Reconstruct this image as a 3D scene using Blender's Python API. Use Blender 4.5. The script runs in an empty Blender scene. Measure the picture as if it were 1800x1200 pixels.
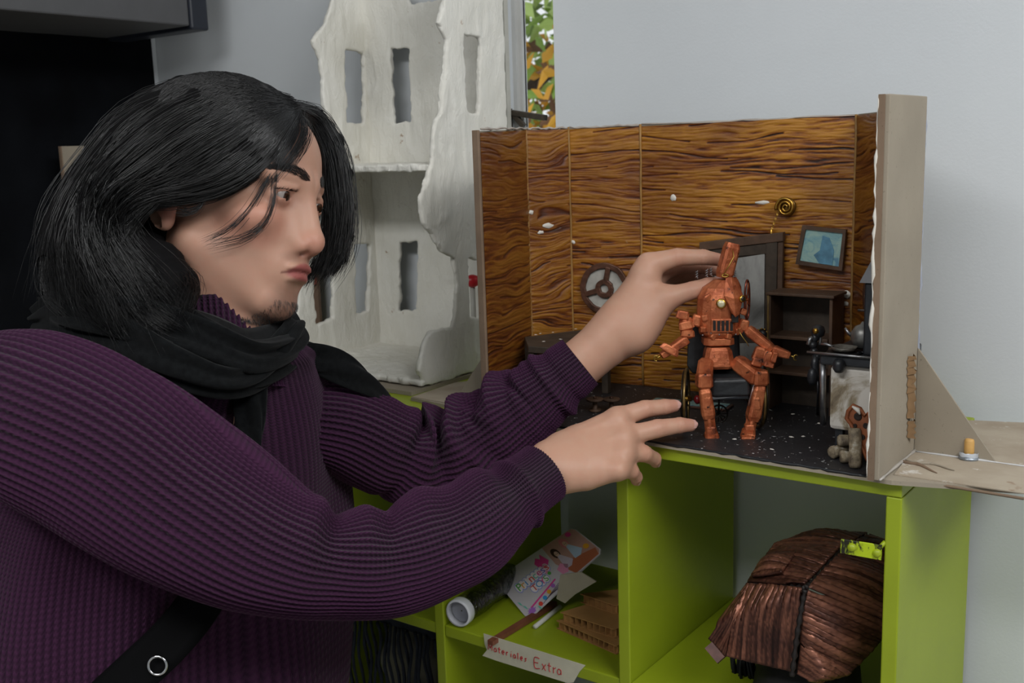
import bpy, bmesh, math, random
import numpy as np
from mathutils import Vector, Matrix
random.seed(7); RNG = np.random.default_rng(7)
SC = bpy.context.scene
COL = SC.collection
PI = math.pi

# ---------------------------------------------------------------- camera (frame taken as 1800 x 1200)
F = 1870.0; PITCH = math.radians(10.3); ROLL = math.radians(1.87); YAW = math.radians(36.4)
CAMP = np.array([0.0, 0.0, 1.64])
_fh = np.array([-math.sin(YAW), math.cos(YAW), 0.0]); _r0 = np.array([math.cos(YAW), math.sin(YAW), 0.0]); _u0 = np.array([0, 0, 1.0])
FWD = math.cos(PITCH) * _fh - math.sin(PITCH) * _u0
_u1 = math.sin(PITCH) * _fh + math.cos(PITCH) * _u0
RGT = math.cos(ROLL) * _r0 - math.sin(ROLL) * _u1
UPV = math.cos(ROLL) * _u1 + math.sin(ROLL) * _r0
cam_d = bpy.data.cameras.new('camera'); cam = bpy.data.objects.new('camera', cam_d); COL.objects.link(cam)
cam_d.sensor_width = 36.0; cam_d.lens = F / 1800.0 * 36.0; cam_d.clip_start = 0.02
cam_d.dof.use_dof = True; cam_d.dof.focus_distance = 1.16; cam_d.dof.aperture_fstop = 11.0
_m = Matrix(((RGT[0], UPV[0], -FWD[0], CAMP[0]), (RGT[1], UPV[1], -FWD[1], CAMP[1]), (RGT[2], UPV[2], -FWD[2], CAMP[2]), (0, 0, 0, 1)))
cam.matrix_world = _m
SC.camera = cam

# ---------------------------------------------------------------- light
world = bpy.data.worlds.new('overcast_sky'); SC.world = world; world.use_nodes = True
_bg = world.node_tree.nodes['Background']; _bg.inputs[0].default_value = (0.93, 0.97, 1.0, 1); _bg.inputs[1].default_value = 1.1
def area(name, loc, target, sx, sy, power, color):
    d = bpy.data.lights.new(name, 'AREA'); d.shape = 'RECTANGLE'; d.size = sx; d.size_y = sy; d.energy = power; d.color = color
    o = bpy.data.objects.new(name, d); COL.objects.link(o); o.location = loc
    o.rotation_euler = (Vector(target) - Vector(loc)).to_track_quat('-Z', 'Y').to_euler()
    return o
area('ceiling_panel_light', (0.9, 0.35, 2.74), (-0.5, 1.0, 1.0), 1.3, 0.8, 42, (0.98, 0.99, 1.0))
area('ceiling_panel_light', (-0.5, -0.7, 2.79), (-0.5, -0.4, 0.0), 1.3, 0.6, 40, (0.98, 0.99, 1.0))
SC.view_settings.view_transform = 'Standard'; SC.view_settings.look = 'None'
SC.view_settings.exposure = 0.0; SC.view_settings.gamma = 1.0; SC.view_settings.use_curve_mapping = False

# ---------------------------------------------------------------- pixel helpers
def ray(px, py): return FWD + RGT * (px - 900) / F + UPV * (600 - py) / F
def at(px, py, t): return CAMP + ray(px, py) * t
def onz(px, py, z): d = ray(px, py); return CAMP + d * (z - CAMP[2]) / d[2]
def ony(px, py, y): d = ray(px, py); return CAMP + d * (y - CAMP[1]) / d[1]
def onx(px, py, x): d = ray(px, py); return CAMP + d * (x - CAMP[0]) / d[0]

# ---------------------------------------------------------------- objects
def link(name, me, parent=None):
    o = bpy.data.objects.new(name, me); COL.objects.link(o)
    if parent is not None: o.parent = parent
    return o
def tag(o, label=None, cat=None, group=None, kind=None):
    if label: o['label'] = label
    if cat: o['category'] = cat
    if group: o['group'] = group
    if kind: o['kind'] = kind
    return o
def thing(name, label, cat, loc=(0, 0, 0), rotz=0.0, group=None):
    o = link(name, None); o.location = loc; o.rotation_euler = (0, 0, rotz); o.empty_display_size = 0.05
    return tag(o, label, cat, group)
def setmat(o, m):
    o.data.materials.clear(); o.data.materials.append(m); return o
def np_mesh(name, verts, faces, smooth=True):
    me = bpy.data.meshes.new(name); verts = np.asarray(verts, dtype=np.float32)
    if isinstance(faces, np.ndarray):
        nf, k = faces.shape
        me.vertices.add(len(verts)); me.vertices.foreach_set('co', verts.ravel())
        me.loops.add(nf * k); me.loops.foreach_set('vertex_index', faces.astype(np.int32).ravel())
        me.polygons.add(nf); me.polygons.foreach_set('loop_start', np.arange(0, nf * k, k, dtype=np.int32))
        me.update(calc_edges=True)
    else:
        me.from_pydata([tuple(map(float, v)) for v in verts], [], [tuple(map(int, f)) for f in faces])
    if smooth: me.polygons.foreach_set('use_smooth', [True] * len(me.polygons))
    me.update(); return me
class MB:
    """collects shapes for ONE mesh object"""
    def __init__(s): s.v = []; s.f = []; s.sm = []
    def add(s, vs, fs, smooth=False):
        n = len(s.v); s.v += [tuple(map(float, v)) for v in vs]; s.f += [tuple(i + n for i in f) for f in fs]; s.sm += [smooth] * len(fs); return s
    def box(s, x0, x1, y0, y1, z0, z1, M=None):
        vs = [(x, y, z) for x in (x0, x1) for y in (y0, y1) for z in (z0, z1)]
        if M is not None: vs = [M @ Vector(v) for v in vs]
        return s.add(vs, [(0, 1, 3, 2), (4, 6, 7, 5), (0, 4, 5, 1), (2, 3, 7, 6), (0, 2, 6, 4), (1, 5, 7, 3)])
    def bar(s, a, b, w, h, up=(0, 0, 1)):
        a, b = Vector(a), Vector(b); d = (b - a).normalized(); u = Vector(up)
        sdir = d.cross(u)
        if sdir.length < 1e-5: sdir = d.cross(Vector((1, 0, 0)))
        sdir.normalize(); u = sdir.cross(d)
        vs = []
        for p in (a, b):
            for i, j in ((-1, -1), (1, -1), (1, 1), (-1, 1)): vs.append(p + sdir * (w / 2 * i) + u * (h / 2 * j))
        return s.add(vs, [(0, 1, 2, 3), (7, 6, 5, 4), (0, 4, 5, 1), (1, 5, 6, 2), (2, 6, 7, 3), (3, 7, 4, 0)])
    def tube(s, pts, r, n=8, closed=False, cap=True):
        pts = [Vector(p) for p in pts]; N = len(pts); rr = r if hasattr(r, '__len__') else [r] * N
        up = Vector((0, 0, 1)); prev = None; vs = []
        for i, p in enumerate(pts):
            if closed: d = pts[(i + 1) % N] - pts[i - 1]
            else: d = pts[min(i + 1, N - 1)] - pts[max(i - 1, 0)]
            d.normalize()
            if prev is None:
                prev = d.cross(up)
                if prev.length < 1e-3: prev = d.cross(Vector((1, 0, 0)))
            e = (prev - d * prev.dot(d)).normalized(); prev = e; g = d.cross(e)
            for k in range(n):
                a = 2 * PI * k / n; vs.append(p + (e * math.cos(a) + g * math.sin(a)) * rr[i])
        fs = []
        for i in range(N if closed else N - 1):
            j = (i + 1) % N
            for k in range(n): fs.append((i * n + k, i * n + (k + 1) % n, j * n + (k + 1) % n, j * n + k))
        if cap and not closed: fs += [tuple(reversed(range(n))), tuple(range((N - 1) * n, N * n))]
        return s.add(vs, fs, True)
    def lathe(s, prof, n=20, M=None, cap=True):
        vs = []
        for r, z in prof:
            for k in range(n): vs.append(Vector((r * math.cos(2 * PI * k / n), r * math.sin(2 * PI * k / n), z)))
        if M is not None: vs = [M @ v for v in vs]
        fs = [(i * n + k, i * n + (k + 1) % n, (i + 1) * n + (k + 1) % n, (i + 1) * n + k) for i in range(len(prof) - 1) for k in range(n)]
        if cap: fs += [tuple(reversed(range(n))), tuple(range((len(prof) - 1) * n, len(prof) * n))]
        return s.add(vs, fs, True)
    def prism(s, poly, d0, d1, fn):
        """poly list of (a,b); fn(a,b,d)->xyz"""
        n = len(poly); vs = [fn(a, b, d0) for a, b in poly] + [fn(a, b, d1) for a, b in poly]
        return s.add(vs, [tuple(range(n)), tuple(range(2 * n - 1, n - 1, -1))] + [(i, (i + 1) % n, (i + 1) % n + n, i + n) for i in range(n)])
    def rough(s, amt, seed=0):
        r = random.Random(seed); s.v = [tuple(c + r.uniform(-amt, amt) for c in v) for v in s.v]; return s
    def build(s, name, m, parent=None, bevel=0, fix=True, seg=2):
        me = bpy.data.meshes.new(name); me.from_pydata(s.v, [], s.f)
        me.polygons.foreach_set('use_smooth', s.sm)
        if fix:
            bm = bmesh.new(); bm.from_mesh(me); bmesh.ops.recalc_face_normals(bm, faces=bm.faces); bm.to_mesh(me); bm.free()
        me.update(); o = link(name, me, parent); me.materials.append(m)
        if bevel:
            b = o.modifiers.new('bevel', 'BEVEL'); b.width = bevel; b.segments = seg; b.limit_method = 'ANGLE'; b.angle_limit = 0.6
        return o
def copy_tree(o, parent=None):
    c = o.copy(); COL.objects.link(c)
    if parent is not None: c.parent = parent
    for ch in list(o.children): copy_tree(ch, c)
    return c
def euler_m(loc, rot=(0, 0, 0), s=1.0):
    from mathutils import Euler
    return Matrix.Translation(Vector(loc)) @ Euler(rot).to_matrix().to_4x4() @ Matrix.Scale(s, 4)

# ---------------------------------------------------------------- materials
def lin(c):
    return tuple(((v / 255) / 12.92 if v / 255 <= 0.04045 else ((v / 255 + 0.055) / 1.055) ** 2.4) for v in c)
class NT:
    def __init__(s, name, rough=0.6, metal=0.0, spec=0.5):
        s.m = bpy.data.materials.new(name); s.m.use_nodes = True; s.t = s.m.node_tree; s.b = s.t.nodes['Principled BSDF']
        s.b.inputs['Roughness'].default_value = rough; s.b.inputs['Metallic'].default_value = metal; s.b.inputs['Specular IOR Level'].default_value = spec
        s.co = None
    def n(s, typ, **kw):
        nd = s.t.nodes.new(typ)
        for k, v in kw.items():
            if k.startswith('_'): setattr(nd, k[1:], v)
            else: nd.inputs[k.replace('__', ' ')].default_value = v
        return nd
    def l(s, a, b): s.t.links.new(a, b)
    def coord(s, kind='Object', scale=(1, 1, 1), rot=(0, 0, 0)):
        tc = s.n('ShaderNodeTexCoord'); mp = s.n('ShaderNodeMapping'); mp.inputs['Scale'].default_value = scale; mp.inputs['Rotation'].default_value = rot
        s.l(tc.outputs[kind], mp.inputs[0]); return mp.outputs[0]
    def noise(s, vec, scale, detail=4, rough=0.55, dist=0.0):
        nd = s.n('ShaderNodeTexNoise', Scale=scale, Detail=detail, Roughness=rough, Distortion=dist); s.l(vec, nd.inputs['Vector']); return nd.outputs['Fac']
    def ramp(s, fac, stops, interp='LINEAR'):
        r = s.n('ShaderNodeValToRGB'); e = r.color_ramp; e.interpolation = interp
        while len(e.elements) < len(stops): e.elements.new(0.5)
        for el, (p, c) in zip(e.elements, stops): el.position = p; el.color = (*c, 1) if len(c) == 3 else c
        s.l(fac, r.inputs[0]); return r.outputs[0]
    def mix(s, fac, a, b, mode='MIX'):
        m = s.n('ShaderNodeMix', _data_type='RGBA', _blend_type=mode)
        for src, idx in ((fac, 0), (a, 6), (b, 7)):
            if hasattr(src, 'links'): s.l(src, m.inputs[idx])
            elif idx == 0: m.inputs[0].default_value = src
            else: m.inputs[idx].default_value = (*src, 1)
        return m.outputs[2]
    def math(s, op, a, b=0.0):
        m = s.n('ShaderNodeMath', _operation=op)
        for i, x in enumerate((a, b)):
            if hasattr(x, 'links'): s.l(x, m.inputs[i])
            else: m.inputs[i].default_value = x
        return m.outputs[0]
    def color(s, c):
        if hasattr(c, 'links'): s.l(c, s.b.inputs['Base Color'])
        else: s.b.inputs['Base Color'].default_value = (*c, 1)
        return s
    def bump(s, h, strength=0.3, dist=0.002):
        b = s.n('ShaderNodeBump', Strength=strength, Distance=dist); s.l(h, b.inputs['Height']); s.l(b.outputs[0], s.b.inputs['Normal']); return s
def plain(name, c, rough=0.6, metal=0.0, var=0.12, scale=40, bump=0.0, bscale=None, spec=0.5, bdist=0.001):
    t = NT(name, rough, metal, spec); c = lin(c); v = t.coord()
    f = t.noise(v, scale)
    lo = tuple(x * (1 - var) for x in c); hi = tuple(min(1, x * (1 + var)) for x in c)
    t.color(t.ramp(f, [(0.3, lo), (0.7, hi)]))
    if bump: t.bump(t.noise(v, bscale or scale * 3, 6), bump, bdist)
    return t.m
MATS = {}

# ---------------------------------------------------------------- implicit surfaces
def surface_nets(fn, lo, hi, h, block=6):
    lo = np.array(lo, float); hi = np.array(hi, float)
    nb = np.maximum(np.ceil((hi - lo) / (h * block)).astype(int), 1)
    n = nb * block + 1
    # coarse pass at block centres
    cs = [lo[i] + (np.arange(nb[i]) + 0.5) * h * block for i in range(3)]
    G = np.stack(np.meshgrid(*cs, indexing='ij'), -1).reshape(-1, 3)
    d = fn(G)
    act = np.abs(d) < h * block * 1.25 + 0.002
    D = np.ones(n, np.float32)
    sgn = np.where(d < 0, -1.0, 1.0).reshape(nb)
    D[:-1, :-1, :-1] = np.kron(sgn, np.ones((block,) * 3, np.float32))
    ids = np.argwhere(act.reshape(nb))
    off = np.stack(np.meshgrid(*[np.arange(block + 1)] * 3, indexing='ij'), -1).reshape(-1, 3)
    for s0 in range(0, len(ids), 1500):
        I = (ids[s0:s0 + 1500, None, :] * block + off[None]).reshape(-1, 3)
        P = lo + I * h
        D[I[:, 0], I[:, 1], I[:, 2]] = fn(P)
    S = D < 0
    c = np.zeros(np.array(n) - 1, np.int8)
    for a in (0, 1):
        for b in (0, 1):
            for e in (0, 1): c += S[a:n[0] - 1 + a, b:n[1] - 1 + b, e:n[2] - 1 + e]
    cells = np.argwhere((c > 0) & (c < 8))
    idx = -np.ones(np.array(n) - 1, np.int64); idx[cells[:, 0], cells[:, 1], cells[:, 2]] = np.arange(len(cells))
    corners = [(a, b, e) for a in (0, 1) for b in (0, 1) for e in (0, 1)]
    V = {k: D[cells[:, 0] + k[0], cells[:, 1] + k[1], cells[:, 2] + k[2]] for k in corners}
    acc = np.zeros((len(cells), 3)); cnt = np.zeros(len(cells))
    for k in corners:
        for ax in range(3):
            if k[ax] == 0:
                k2 = tuple(k[i] + (i == ax) for i in range(3)); a, b = V[k], V[k2]
                m = (a < 0) != (b < 0); t = np.where(m, a / np.where(m, a - b, 1), 0)
                p = np.array(k, float)[None].repeat(len(cells), 0); p[:, ax] += t
                acc[m] += p[m]; cnt += m
    verts = lo + (cells + acc / cnt[:, None]) * h
    faces = []
    for ax in range(3):
        u, v = (ax + 1) % 3, (ax + 2) % 3
        sl0 = [slice(None)] * 3; sl1 = [slice(None)] * 3; sl0[ax] = slice(0, -1); sl1[ax] = slice(1, None)
        e = S[tuple(sl0)] != S[tuple(sl1)]
        E = np.argwhere(e); E = E[(E[:, u] > 0) & (E[:, v] > 0) & (E[:, u] < n[u] - 1) & (E[:, v] < n[v] - 1)]
        flip = S[E[:, 0], E[:, 1], E[:, 2]]
        q = []
        for du, dv in ((-1, -1), (0, -1), (0, 0), (-1, 0)):
            K = E.copy(); K[:, u] += du; K[:, v] += dv; q.append(idx[K[:, 0], K[:, 1], K[:, 2]])
        q = np.stack(q, 1); q[~flip] = q[~flip][:, ::-1]; faces.append(q)
    faces = np.concatenate(faces); faces = faces[(faces >= 0).all(1)]
    return verts, faces
def smin(a, b, k):
    h = np.clip(0.5 + 0.5 * (b - a) / k, 0, 1); return b + (a - b) * h - k * h * (1 - h)
def smax(a, b, k): return -smin(-a, -b, k)
def s_ell(P, c, r, M=None):
    q = P - np.array(c)
    if M is not None: q = q @ M
    q = q / np.array(r); k0 = np.linalg.norm(q, axis=1); k1 = np.linalg.norm(q / np.array(r), axis=1)
    return k0 * (k0 - 1.0) / np.maximum(k1, 1e-9)
def s_cone(P, a, b, ra, rb):
    a = np.array(a, float); b = np.array(b, float); ba = b - a
    t = np.clip(((P - a) @ ba) / (ba @ ba), 0, 1)
    return np.linalg.norm(P - a - t[:, None] * ba, axis=1) - (ra + (rb - ra) * t)
def s_chain(P, pts, k=0.004):
    d = None
    for (a, ra), (b, rb) in zip(pts[:-1], pts[1:]):
        e = s_cone(P, a, b, ra, rb); d = e if d is None else smin(d, e, k)
    return d
def vnoise(P, scale, seed=0):
    """cheap smooth value noise in [-1,1]"""
    r = np.random.default_rng(seed); T = r.uniform(-1, 1, (32, 32, 32))
    q = P * scale; i = np.floor(q).astype(int); f = q - i; f = f * f * (3 - 2 * f); out = 0
    for a in (0, 1):
        for b in (0, 1):
            for c in (0, 1):
                w = (f[:, 0] if a else 1 - f[:, 0]) * (f[:, 1] if b else 1 - f[:, 1]) * (f[:, 2] if c else 1 - f[:, 2])
                out = out + w * T[(i[:, 0] + a) % 32, (i[:, 1] + b) % 32, (i[:, 2] + c) % 32]
    return out
def catmull(pts, n):
    P = np.array(pts, float); m = len(P)
    t = np.linspace(0, m - 1, n); i = np.clip(np.floor(t).astype(int), 0, m - 2); f = (t - i)[:, None]
    g = lambda k: P[np.clip(k, 0, m - 1)]
    p0, p1, p2, p3 = g(i - 1), g(i), g(i + 1), g(i + 2)
    return 0.5 * (2 * p1 + (p2 - p0) * f + (2 * p0 - 5 * p1 + 4 * p2 - p3) * f * f + (3 * p1 - p0 - 3 * p2 + p3) * f ** 3)
def grid_mesh(name, P, uv=None, closed_u=False, smooth=True):
    """P: (nv, nu, 3) grid -> mesh with UVs (u across, v along)"""
    nv, nu = P.shape[:2]; I = np.arange(nv * nu).reshape(nv, nu)
    if closed_u:
        J = np.roll(I, -1, axis=1); q = np.stack([I[:-1], J[:-1], J[1:], I[1:]], -1).reshape(-1, 4); cu = nu
    else:
        q = np.stack([I[:-1, :-1], I[:-1, 1:], I[1:, 1:], I[1:, :-1]], -1).reshape(-1, 4); cu = nu - 1
    me = np_mesh(name, P.reshape(-1, 3), q, smooth)
    if uv is not None:
        lay = me.uv_layers.new(name='UVMap')
        u0 = np.repeat(np.arange(cu)[None], nv - 1, 0); v0 = np.repeat(np.arange(nv - 1)[:, None], cu, 1)
        su, sv = uv
        U = np.stack([u0, u0 + 1, u0 + 1, u0], -1) / cu * su; Vv = np.stack([v0, v0, v0 + 1, v0 + 1], -1) / (nv - 1) * sv
        lay.data.foreach_set('uv', np.stack([U, Vv], -1).astype(np.float32).ravel())
    return me
def join_meshes(name, meshes):
    """merge several mesh datablocks into one (same material list)"""
    bm = bmesh.new()
    for me in meshes: bm.from_mesh(me)
    out = bpy.data.meshes.new(name); bm.to_mesh(out); bm.free()
    return out
# ================================================================ THE ROOM
ZS = 1.300            # top of the shelf
YF = 1.043            # front of the shelf
YB = 1.340            # back of the shelf
YW = 1.365            # back wall
XL = -1.87            # left wall
wall_m = NT('wall_paint', 0.75, spec=0.3); _v = wall_m.coord()
wall_m.color(wall_m.ramp(wall_m.noise(_v, 3.0, 3), [(0.3, lin((207, 211, 214))), (0.7, lin((213, 217, 220)))]))
wall_m.bump(wall_m.noise(_v, 260, 4), 0.25, 0.0006); wall_m = wall_m.m
frame_m = plain('window_white', (205, 205, 202), 0.5, var=0.05, scale=20)
floor_m = plain('floor_vinyl', (176, 170, 160), 0.5, var=0.1, scale=8)
ceil_m = plain('ceiling_white', (215, 214, 210), 0.8, var=0.03)
black_m = NT('black_cloth', 0.95, spec=0.1); _v = black_m.coord()
black_m.color(black_m.ramp(black_m.noise(_v, 9, 5), [(0.35, lin((9, 10, 13))), (0.75, lin((20, 22, 26)))])); black_m = black_m.m

def struct(name, mb, m): o = mb.build(name, m); o['kind'] = 'structure'; return o
struct('floor', MB().box(-2.2, 2.2, -2.2, 1.6, -0.05, 0.0), floor_m)
struct('ceiling', MB().box(-2.2, 2.2, -2.2, 1.6, 2.8, 2.85), ceil_m)
struct('wall_left', MB().box(XL - 0.08, XL, -2.2, YW, 0, 2.8), wall_m)
struct('wall_right', MB().box(2.2, 2.28, -2.2, YW, 0, 2.8), wall_m)
struct('wall_front', MB().box(-2.2, 2.2, -2.28, -2.2, 0, 2.8), wall_m)
# back wall with the narrow window slot
WX0, WX1, WZ0, WZ1 = -1.009, -0.911, 1.20, 2.35
b = MB()
b.box(-2.2, WX0 - .16, YW, YW + 0.14, 0, 2.8).box(WX0 - .16, WX0, YW, YW + .034, 0, 2.8); b.box(WX1, 2.2, YW, YW + 0.14, 0, 2.8)
b.box(WX0, WX1, YW, YW + 0.14, 0, WZ0); b.box(WX0, WX1, YW, YW + 0.14, WZ1, 2.8)
struct('wall_back', b, wall_m)
w = MB(); yf0 = YW + 0.036
w.box(WX0, WX0 + 0.014, yf0, yf0 + 0.012, WZ0, WZ1).box(WX0, WX0 + 0.007, yf0 - .007, yf0, WZ0, WZ1).box(WX1 - 0.003, WX1, yf0, yf0 + 0.012, WZ0, WZ1)
w.box(WX0, WX1, yf0, yf0 + 0.012, WZ0, WZ0 + 0.03).box(WX0, WX1, yf0, yf0 + 0.012, WZ1 - 0.03, WZ1)
win = struct('window_1', w, frame_m)
gl = NT('pane_glass', 0.02); gl.b.inputs['Transmission Weight'].default_value = 1.0; gl.b.inputs['IOR'].default_value = 1.02
MB().box(WX0 + 0.014, WX1 - 0.003, yf0 + 0.006, yf0 + 0.009, WZ0 + 0.03, WZ1 - 0.03).build('pane', gl.m, win)
MB().box(WX0 + 0.001, WX1 - 0.001, YW + 0.002, yf0 - 0.008, WZ0, WZ0 + 0.02).build('sill', frame_m, win)
MB().box(WX0 + 0.0005, WX0 + 0.005, YW + 0.004, YW + 0.014, WZ0 + 0.021, WZ1).build('jamb_bead', plain('aged_white', (190, 188, 178), 0.6, var=0.08), win)

# the tree outside: branches and many leaves
leaf_ms = [plain('leaf_green', (120, 150, 60), 0.4, var=0.4, scale=3), plain('leaf_light', (170, 195, 105), 0.4, var=0.3, scale=3), plain('leaf_yellow', (205, 150, 35), 0.45, var=0.3, scale=3), plain('leaf_brown', (110, 75, 45), 0.5, var=0.3, scale=3)]
tree = thing('leafy_tree', 'yellowing leafy tree seen through the narrow window slot', 'tree', (-2.45, 3.5, 0.0))
def leaf_cloud(n, seed, zr, xr):
    r = np.random.default_rng(seed); b = MB()
    for i in range(n):
        c = Vector((r.uniform(*xr), r.uniform(-.5, .7), r.uniform(*zr))); L = r.uniform(.05, .11); W = L * r.uniform(.16, .26)
        a = r.uniform(0, 2 * PI); d = Vector((math.cos(a), r.uniform(-.6, .6), math.sin(a) * .8 - .2)).normalized()
        s = d.cross(Vector((r.uniform(-.4, .4), 1, r.uniform(-.4, .4)))).normalized(); nn = s.cross(d)
        b.add([c, c + d * L * .35 + s * W + nn * .004, c + d * L, c + d * L * .35 - s * W + nn * .004], [(0, 1, 2), (0, 2, 3)])
    return b
for i, (m, n, zr) in enumerate(((leaf_ms[0], 1500, (1.5, 2.6)), (leaf_ms[1], 1200, (1.85, 2.7)), (leaf_ms[2], 1500, (1.25, 2.05)), (leaf_ms[3], 600, (1.3, 2.15)))):
    leaf_cloud(n, 20 + i, zr, (-1.1, 0.9)).build('foliage', m, tree, fix=False)['kind'] = 'stuff'
bark = plain('tree_bark', (60, 48, 38), 0.9, var=0.3)
MB().tube([(-.6, .2, 0.0), (-.55, .2, 1.0), (-.3, .15, 1.8), (-.1, 0, 2.8)], [.09, .08, .06, .04]).build('trunk', bark, tree)
MB().tube([(-.55, .18, 1.2), (-.2, 0, 1.75), (.3, -.1, 2.0), (.8, -.1, 2.35)], [.04, .03, .022, .01]).build('branch', bark, tree)
MB().tube([(-.45, .17, 1.5), (0, .05, 1.62), (.6, 0, 1.66)], [.03, .02, .008]).build('branch', bark, tree)

# black curtain over the left wall, cabinet box above it
n = 160; ys = np.linspace(-0.4, YW - 0.015, n); zs = np.array([0.25, 0.9, 1.5, 1.9, 2.3])
P = np.zeros((5, n, 3))
for i, z in enumerate(zs):
    P[i, :, 0] = XL + 0.006 + 0.002 * np.sin(ys * 38 + z * .6) + 0.0015 * np.sin(ys * 83 + 1.3); P[i, :, 1] = ys; P[i, :, 2] = z
cur = setmat(link('black_curtain', grid_mesh('black_curtain', P)), black_m)
cur.modifiers.new('thick', 'SOLIDIFY').thickness = 0.003
tag(cur, 'plain black cloth hanging over the wall behind the person', 'curtain')
hb = thing('wall_cabinet', 'dark grey wall box with black end trim above the black cloth', 'cabinet', (-1.86, 0.2, 1.872))
dg = plain('dark_grey_paint', (84, 84, 86), 0.6, var=0.05); bt = plain('black_trim', (34, 38, 48), 0.4, var=0.08)
MB().box(-0.008, 0.245, 0, 1.055, 0, 0.34).build('box_body', dg, hb, 0.003)
MB().box(-0.008, 0.248, 1.056, 1.095, -0.006, 0.34).build('end_trim', bt, hb, 0.004)

# ================================================================ THE GREEN SHELF
gm = NT('lime_paint', 0.45); _v = gm.coord()
gm.color(gm.mix(gm.ramp(gm.noise(_v, 6, 5, 0.6), [(0.45, (0, 0, 0)), (0.8, (1, 1, 1))]), lin((150, 166, 30)), lin((140, 154, 28))))
gm.bump(gm.noise(gm.coord('Object', (30, 30, 300)), 1.0, 4), 0.12, 0.001); green = gm.m
shelf = thing('cube_shelf', 'lime green painted cube shelf unit carrying the models', 'shelf', (0, 0, 0))
T = 0.016
XS = [-1.845, -1.541, -1.230, -0.918, -0.623, -0.309]
ZR = [0.060, 0.374, 0.684, 0.995]     # tops of the boards below the top
MB().box(XS[0], XS[-1] + T, YF, YB, ZS - T, ZS).build('top_board', green, shelf, 0.0015)
MB().box(XS[-1] + 0.0005, XS[-1] + T + 0.0005, YF + 0.0005, YB, 0.0, ZS - T - 0.0005).build('side_panel', green, shelf, 0.0015)
MB().box(XS[0], XS[0] + T, YF + 0.0005, YB, 0.0, ZS - T - 0.0005).build('side_panel', green, shelf, 0.0015)
for x in XS[1:-1]: MB().box(x, x + T, YF + 0.0005, YB, 0.0, ZS - T - 0.0005).build('divider', green, shelf, 0.0015)
for i in range(5):
    for z in ZR: MB().box(XS[i] + T + 0.0005, XS[i + 1] - 0.0005, YF + 0.002, YB, z - T, z).build('shelf_board', green, shelf, 0.0015)
# painted metal strap plate screwed to the right post, with black paint smears
pm = NT('smeared_plate', 0.4); _v = pm.coord('Object', (40, 40, 14))
pm.color(pm.ramp(pm.noise(_v, 2.2, 5, .7), [(0.48, lin((166, 186, 24))), (0.55, lin((26, 24, 16)))])); pm = pm.m
pl = MB()
A = ony(1478, 947, YF - .03); B = ony(1550, 958, YF - .004); C2 = ony(1549, 985, YF - .004); D2 = ony(1477, 972, YF - .03)
pl.add([A, B, C2, D2] + [Vector(q) + Vector((0, .0022, 0)) for q in (A, B, C2, D2)], [(0, 1, 2, 3), (7, 6, 5, 4), (0, 4, 5, 1), (1, 5, 6, 2), (2, 6, 7, 3), (3, 7, 4, 0)])
mp = pl.build('strap_plate', pm, shelf, 0.0006)
for px, py in ((1497, 962), (1541, 972)):
    q = ony(px, py, YF - .0245 if px < 1520 else YF - .008)
    MB().lathe([(.0, -.003), (.003, -.0028), (.0042, -.0012), (.0046, .001)], 12, euler_m(q, (-PI / 2, 0, 0)), False).build('screw', green, mp)
MB().tube([B + np.array([-.002, .002, -.003]), ony(1556, 952, YF + .003)], .0025, 6).build('strap_hook', green, mp)
# ================================================================ THE WOOD-WALLED DIORAMA
def cardboard(name, c=(152, 142, 126), var=0.07):
    t = NT(name, 0.85, spec=0.2); v = t.coord(); c = lin(c)
    a = t.ramp(t.noise(v, 14, 5), [(0.3, tuple(x * (1 - var) for x in c)), (0.7, tuple(min(1, x * (1 + var)) for x in c))])
    fl = t.ramp(t.noise(v, 320, 2), [(0.68, (0, 0, 0)), (0.74, (1, 1, 1))])
    t.color(t.mix(fl, a, tuple(x * .7 for x in c))); t.bump(t.noise(v, 120, 4), 0.15, 0.0006); return t.m
card = cardboard('grey_cardboard'); card_edge = cardboard('cardboard_edge', (128, 108, 90), .2)
brown_paper = cardboard('brown_paper', (132, 104, 74), .2)
dio = thing('diorama_stage', 'open cardboard stage with amber wood-grain walls on the green shelf', 'diorama', (0, 0, ZS))
ZB = 0.006                                   # thickness of its base board
# base: black painted stage with bare cardboard wings
bb = MB()
def slab(b, poly, z0, z1): return b.prism(poly, z0, z1, lambda a, c, d: (a, c, d))
fl = lambda px, py: tuple(onz(px, py, ZS + ZB)[:2])
slab(bb, [fl(722, 697), (-0.72, YF - .004), (-0.30, YF - .012), fl(1800, 858), fl(1860, 866), fl(1860, 745), fl(1700, 738), (-.44, 1.335), (-.86, 1.335), fl(800, 671)], 0.0003, ZB - .0012)
bo = bb.build('base_board', card, dio)
wm = MB(); slab(wm, [fl(1572, 833), fl(1800, 866), fl(1860, 875), fl(1860, 745), fl(1700, 738), (-.33, 1.335)], ZB - .0011, ZB)
worn = NT('worn_cardboard', 0.85, spec=.2); _v = worn.coord()
_c = worn.ramp(worn.noise(_v, 18, 5), [(0.3, lin((154, 140, 122))), (0.65, lin((172, 160, 142)))])
_c = worn.mix(worn.ramp(worn.noise(_v, 25, 6, .7), [(0.60, (0, 0, 0)), (0.68, (1, 1, 1))]), _c, lin((205, 200, 192)))
_c = worn.mix(worn.ramp(worn.noise(_v, 33, 3, .5), [(0.26, (1, 1, 1)), (0.32, (0, 0, 0))]), _c, lin((128, 98, 74)))
worn.color(_c); worn.bump(worn.noise(_v, 60, 5), .3, .001); worn = worn.m
wm.build('wing_paper', worn, dio)
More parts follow.
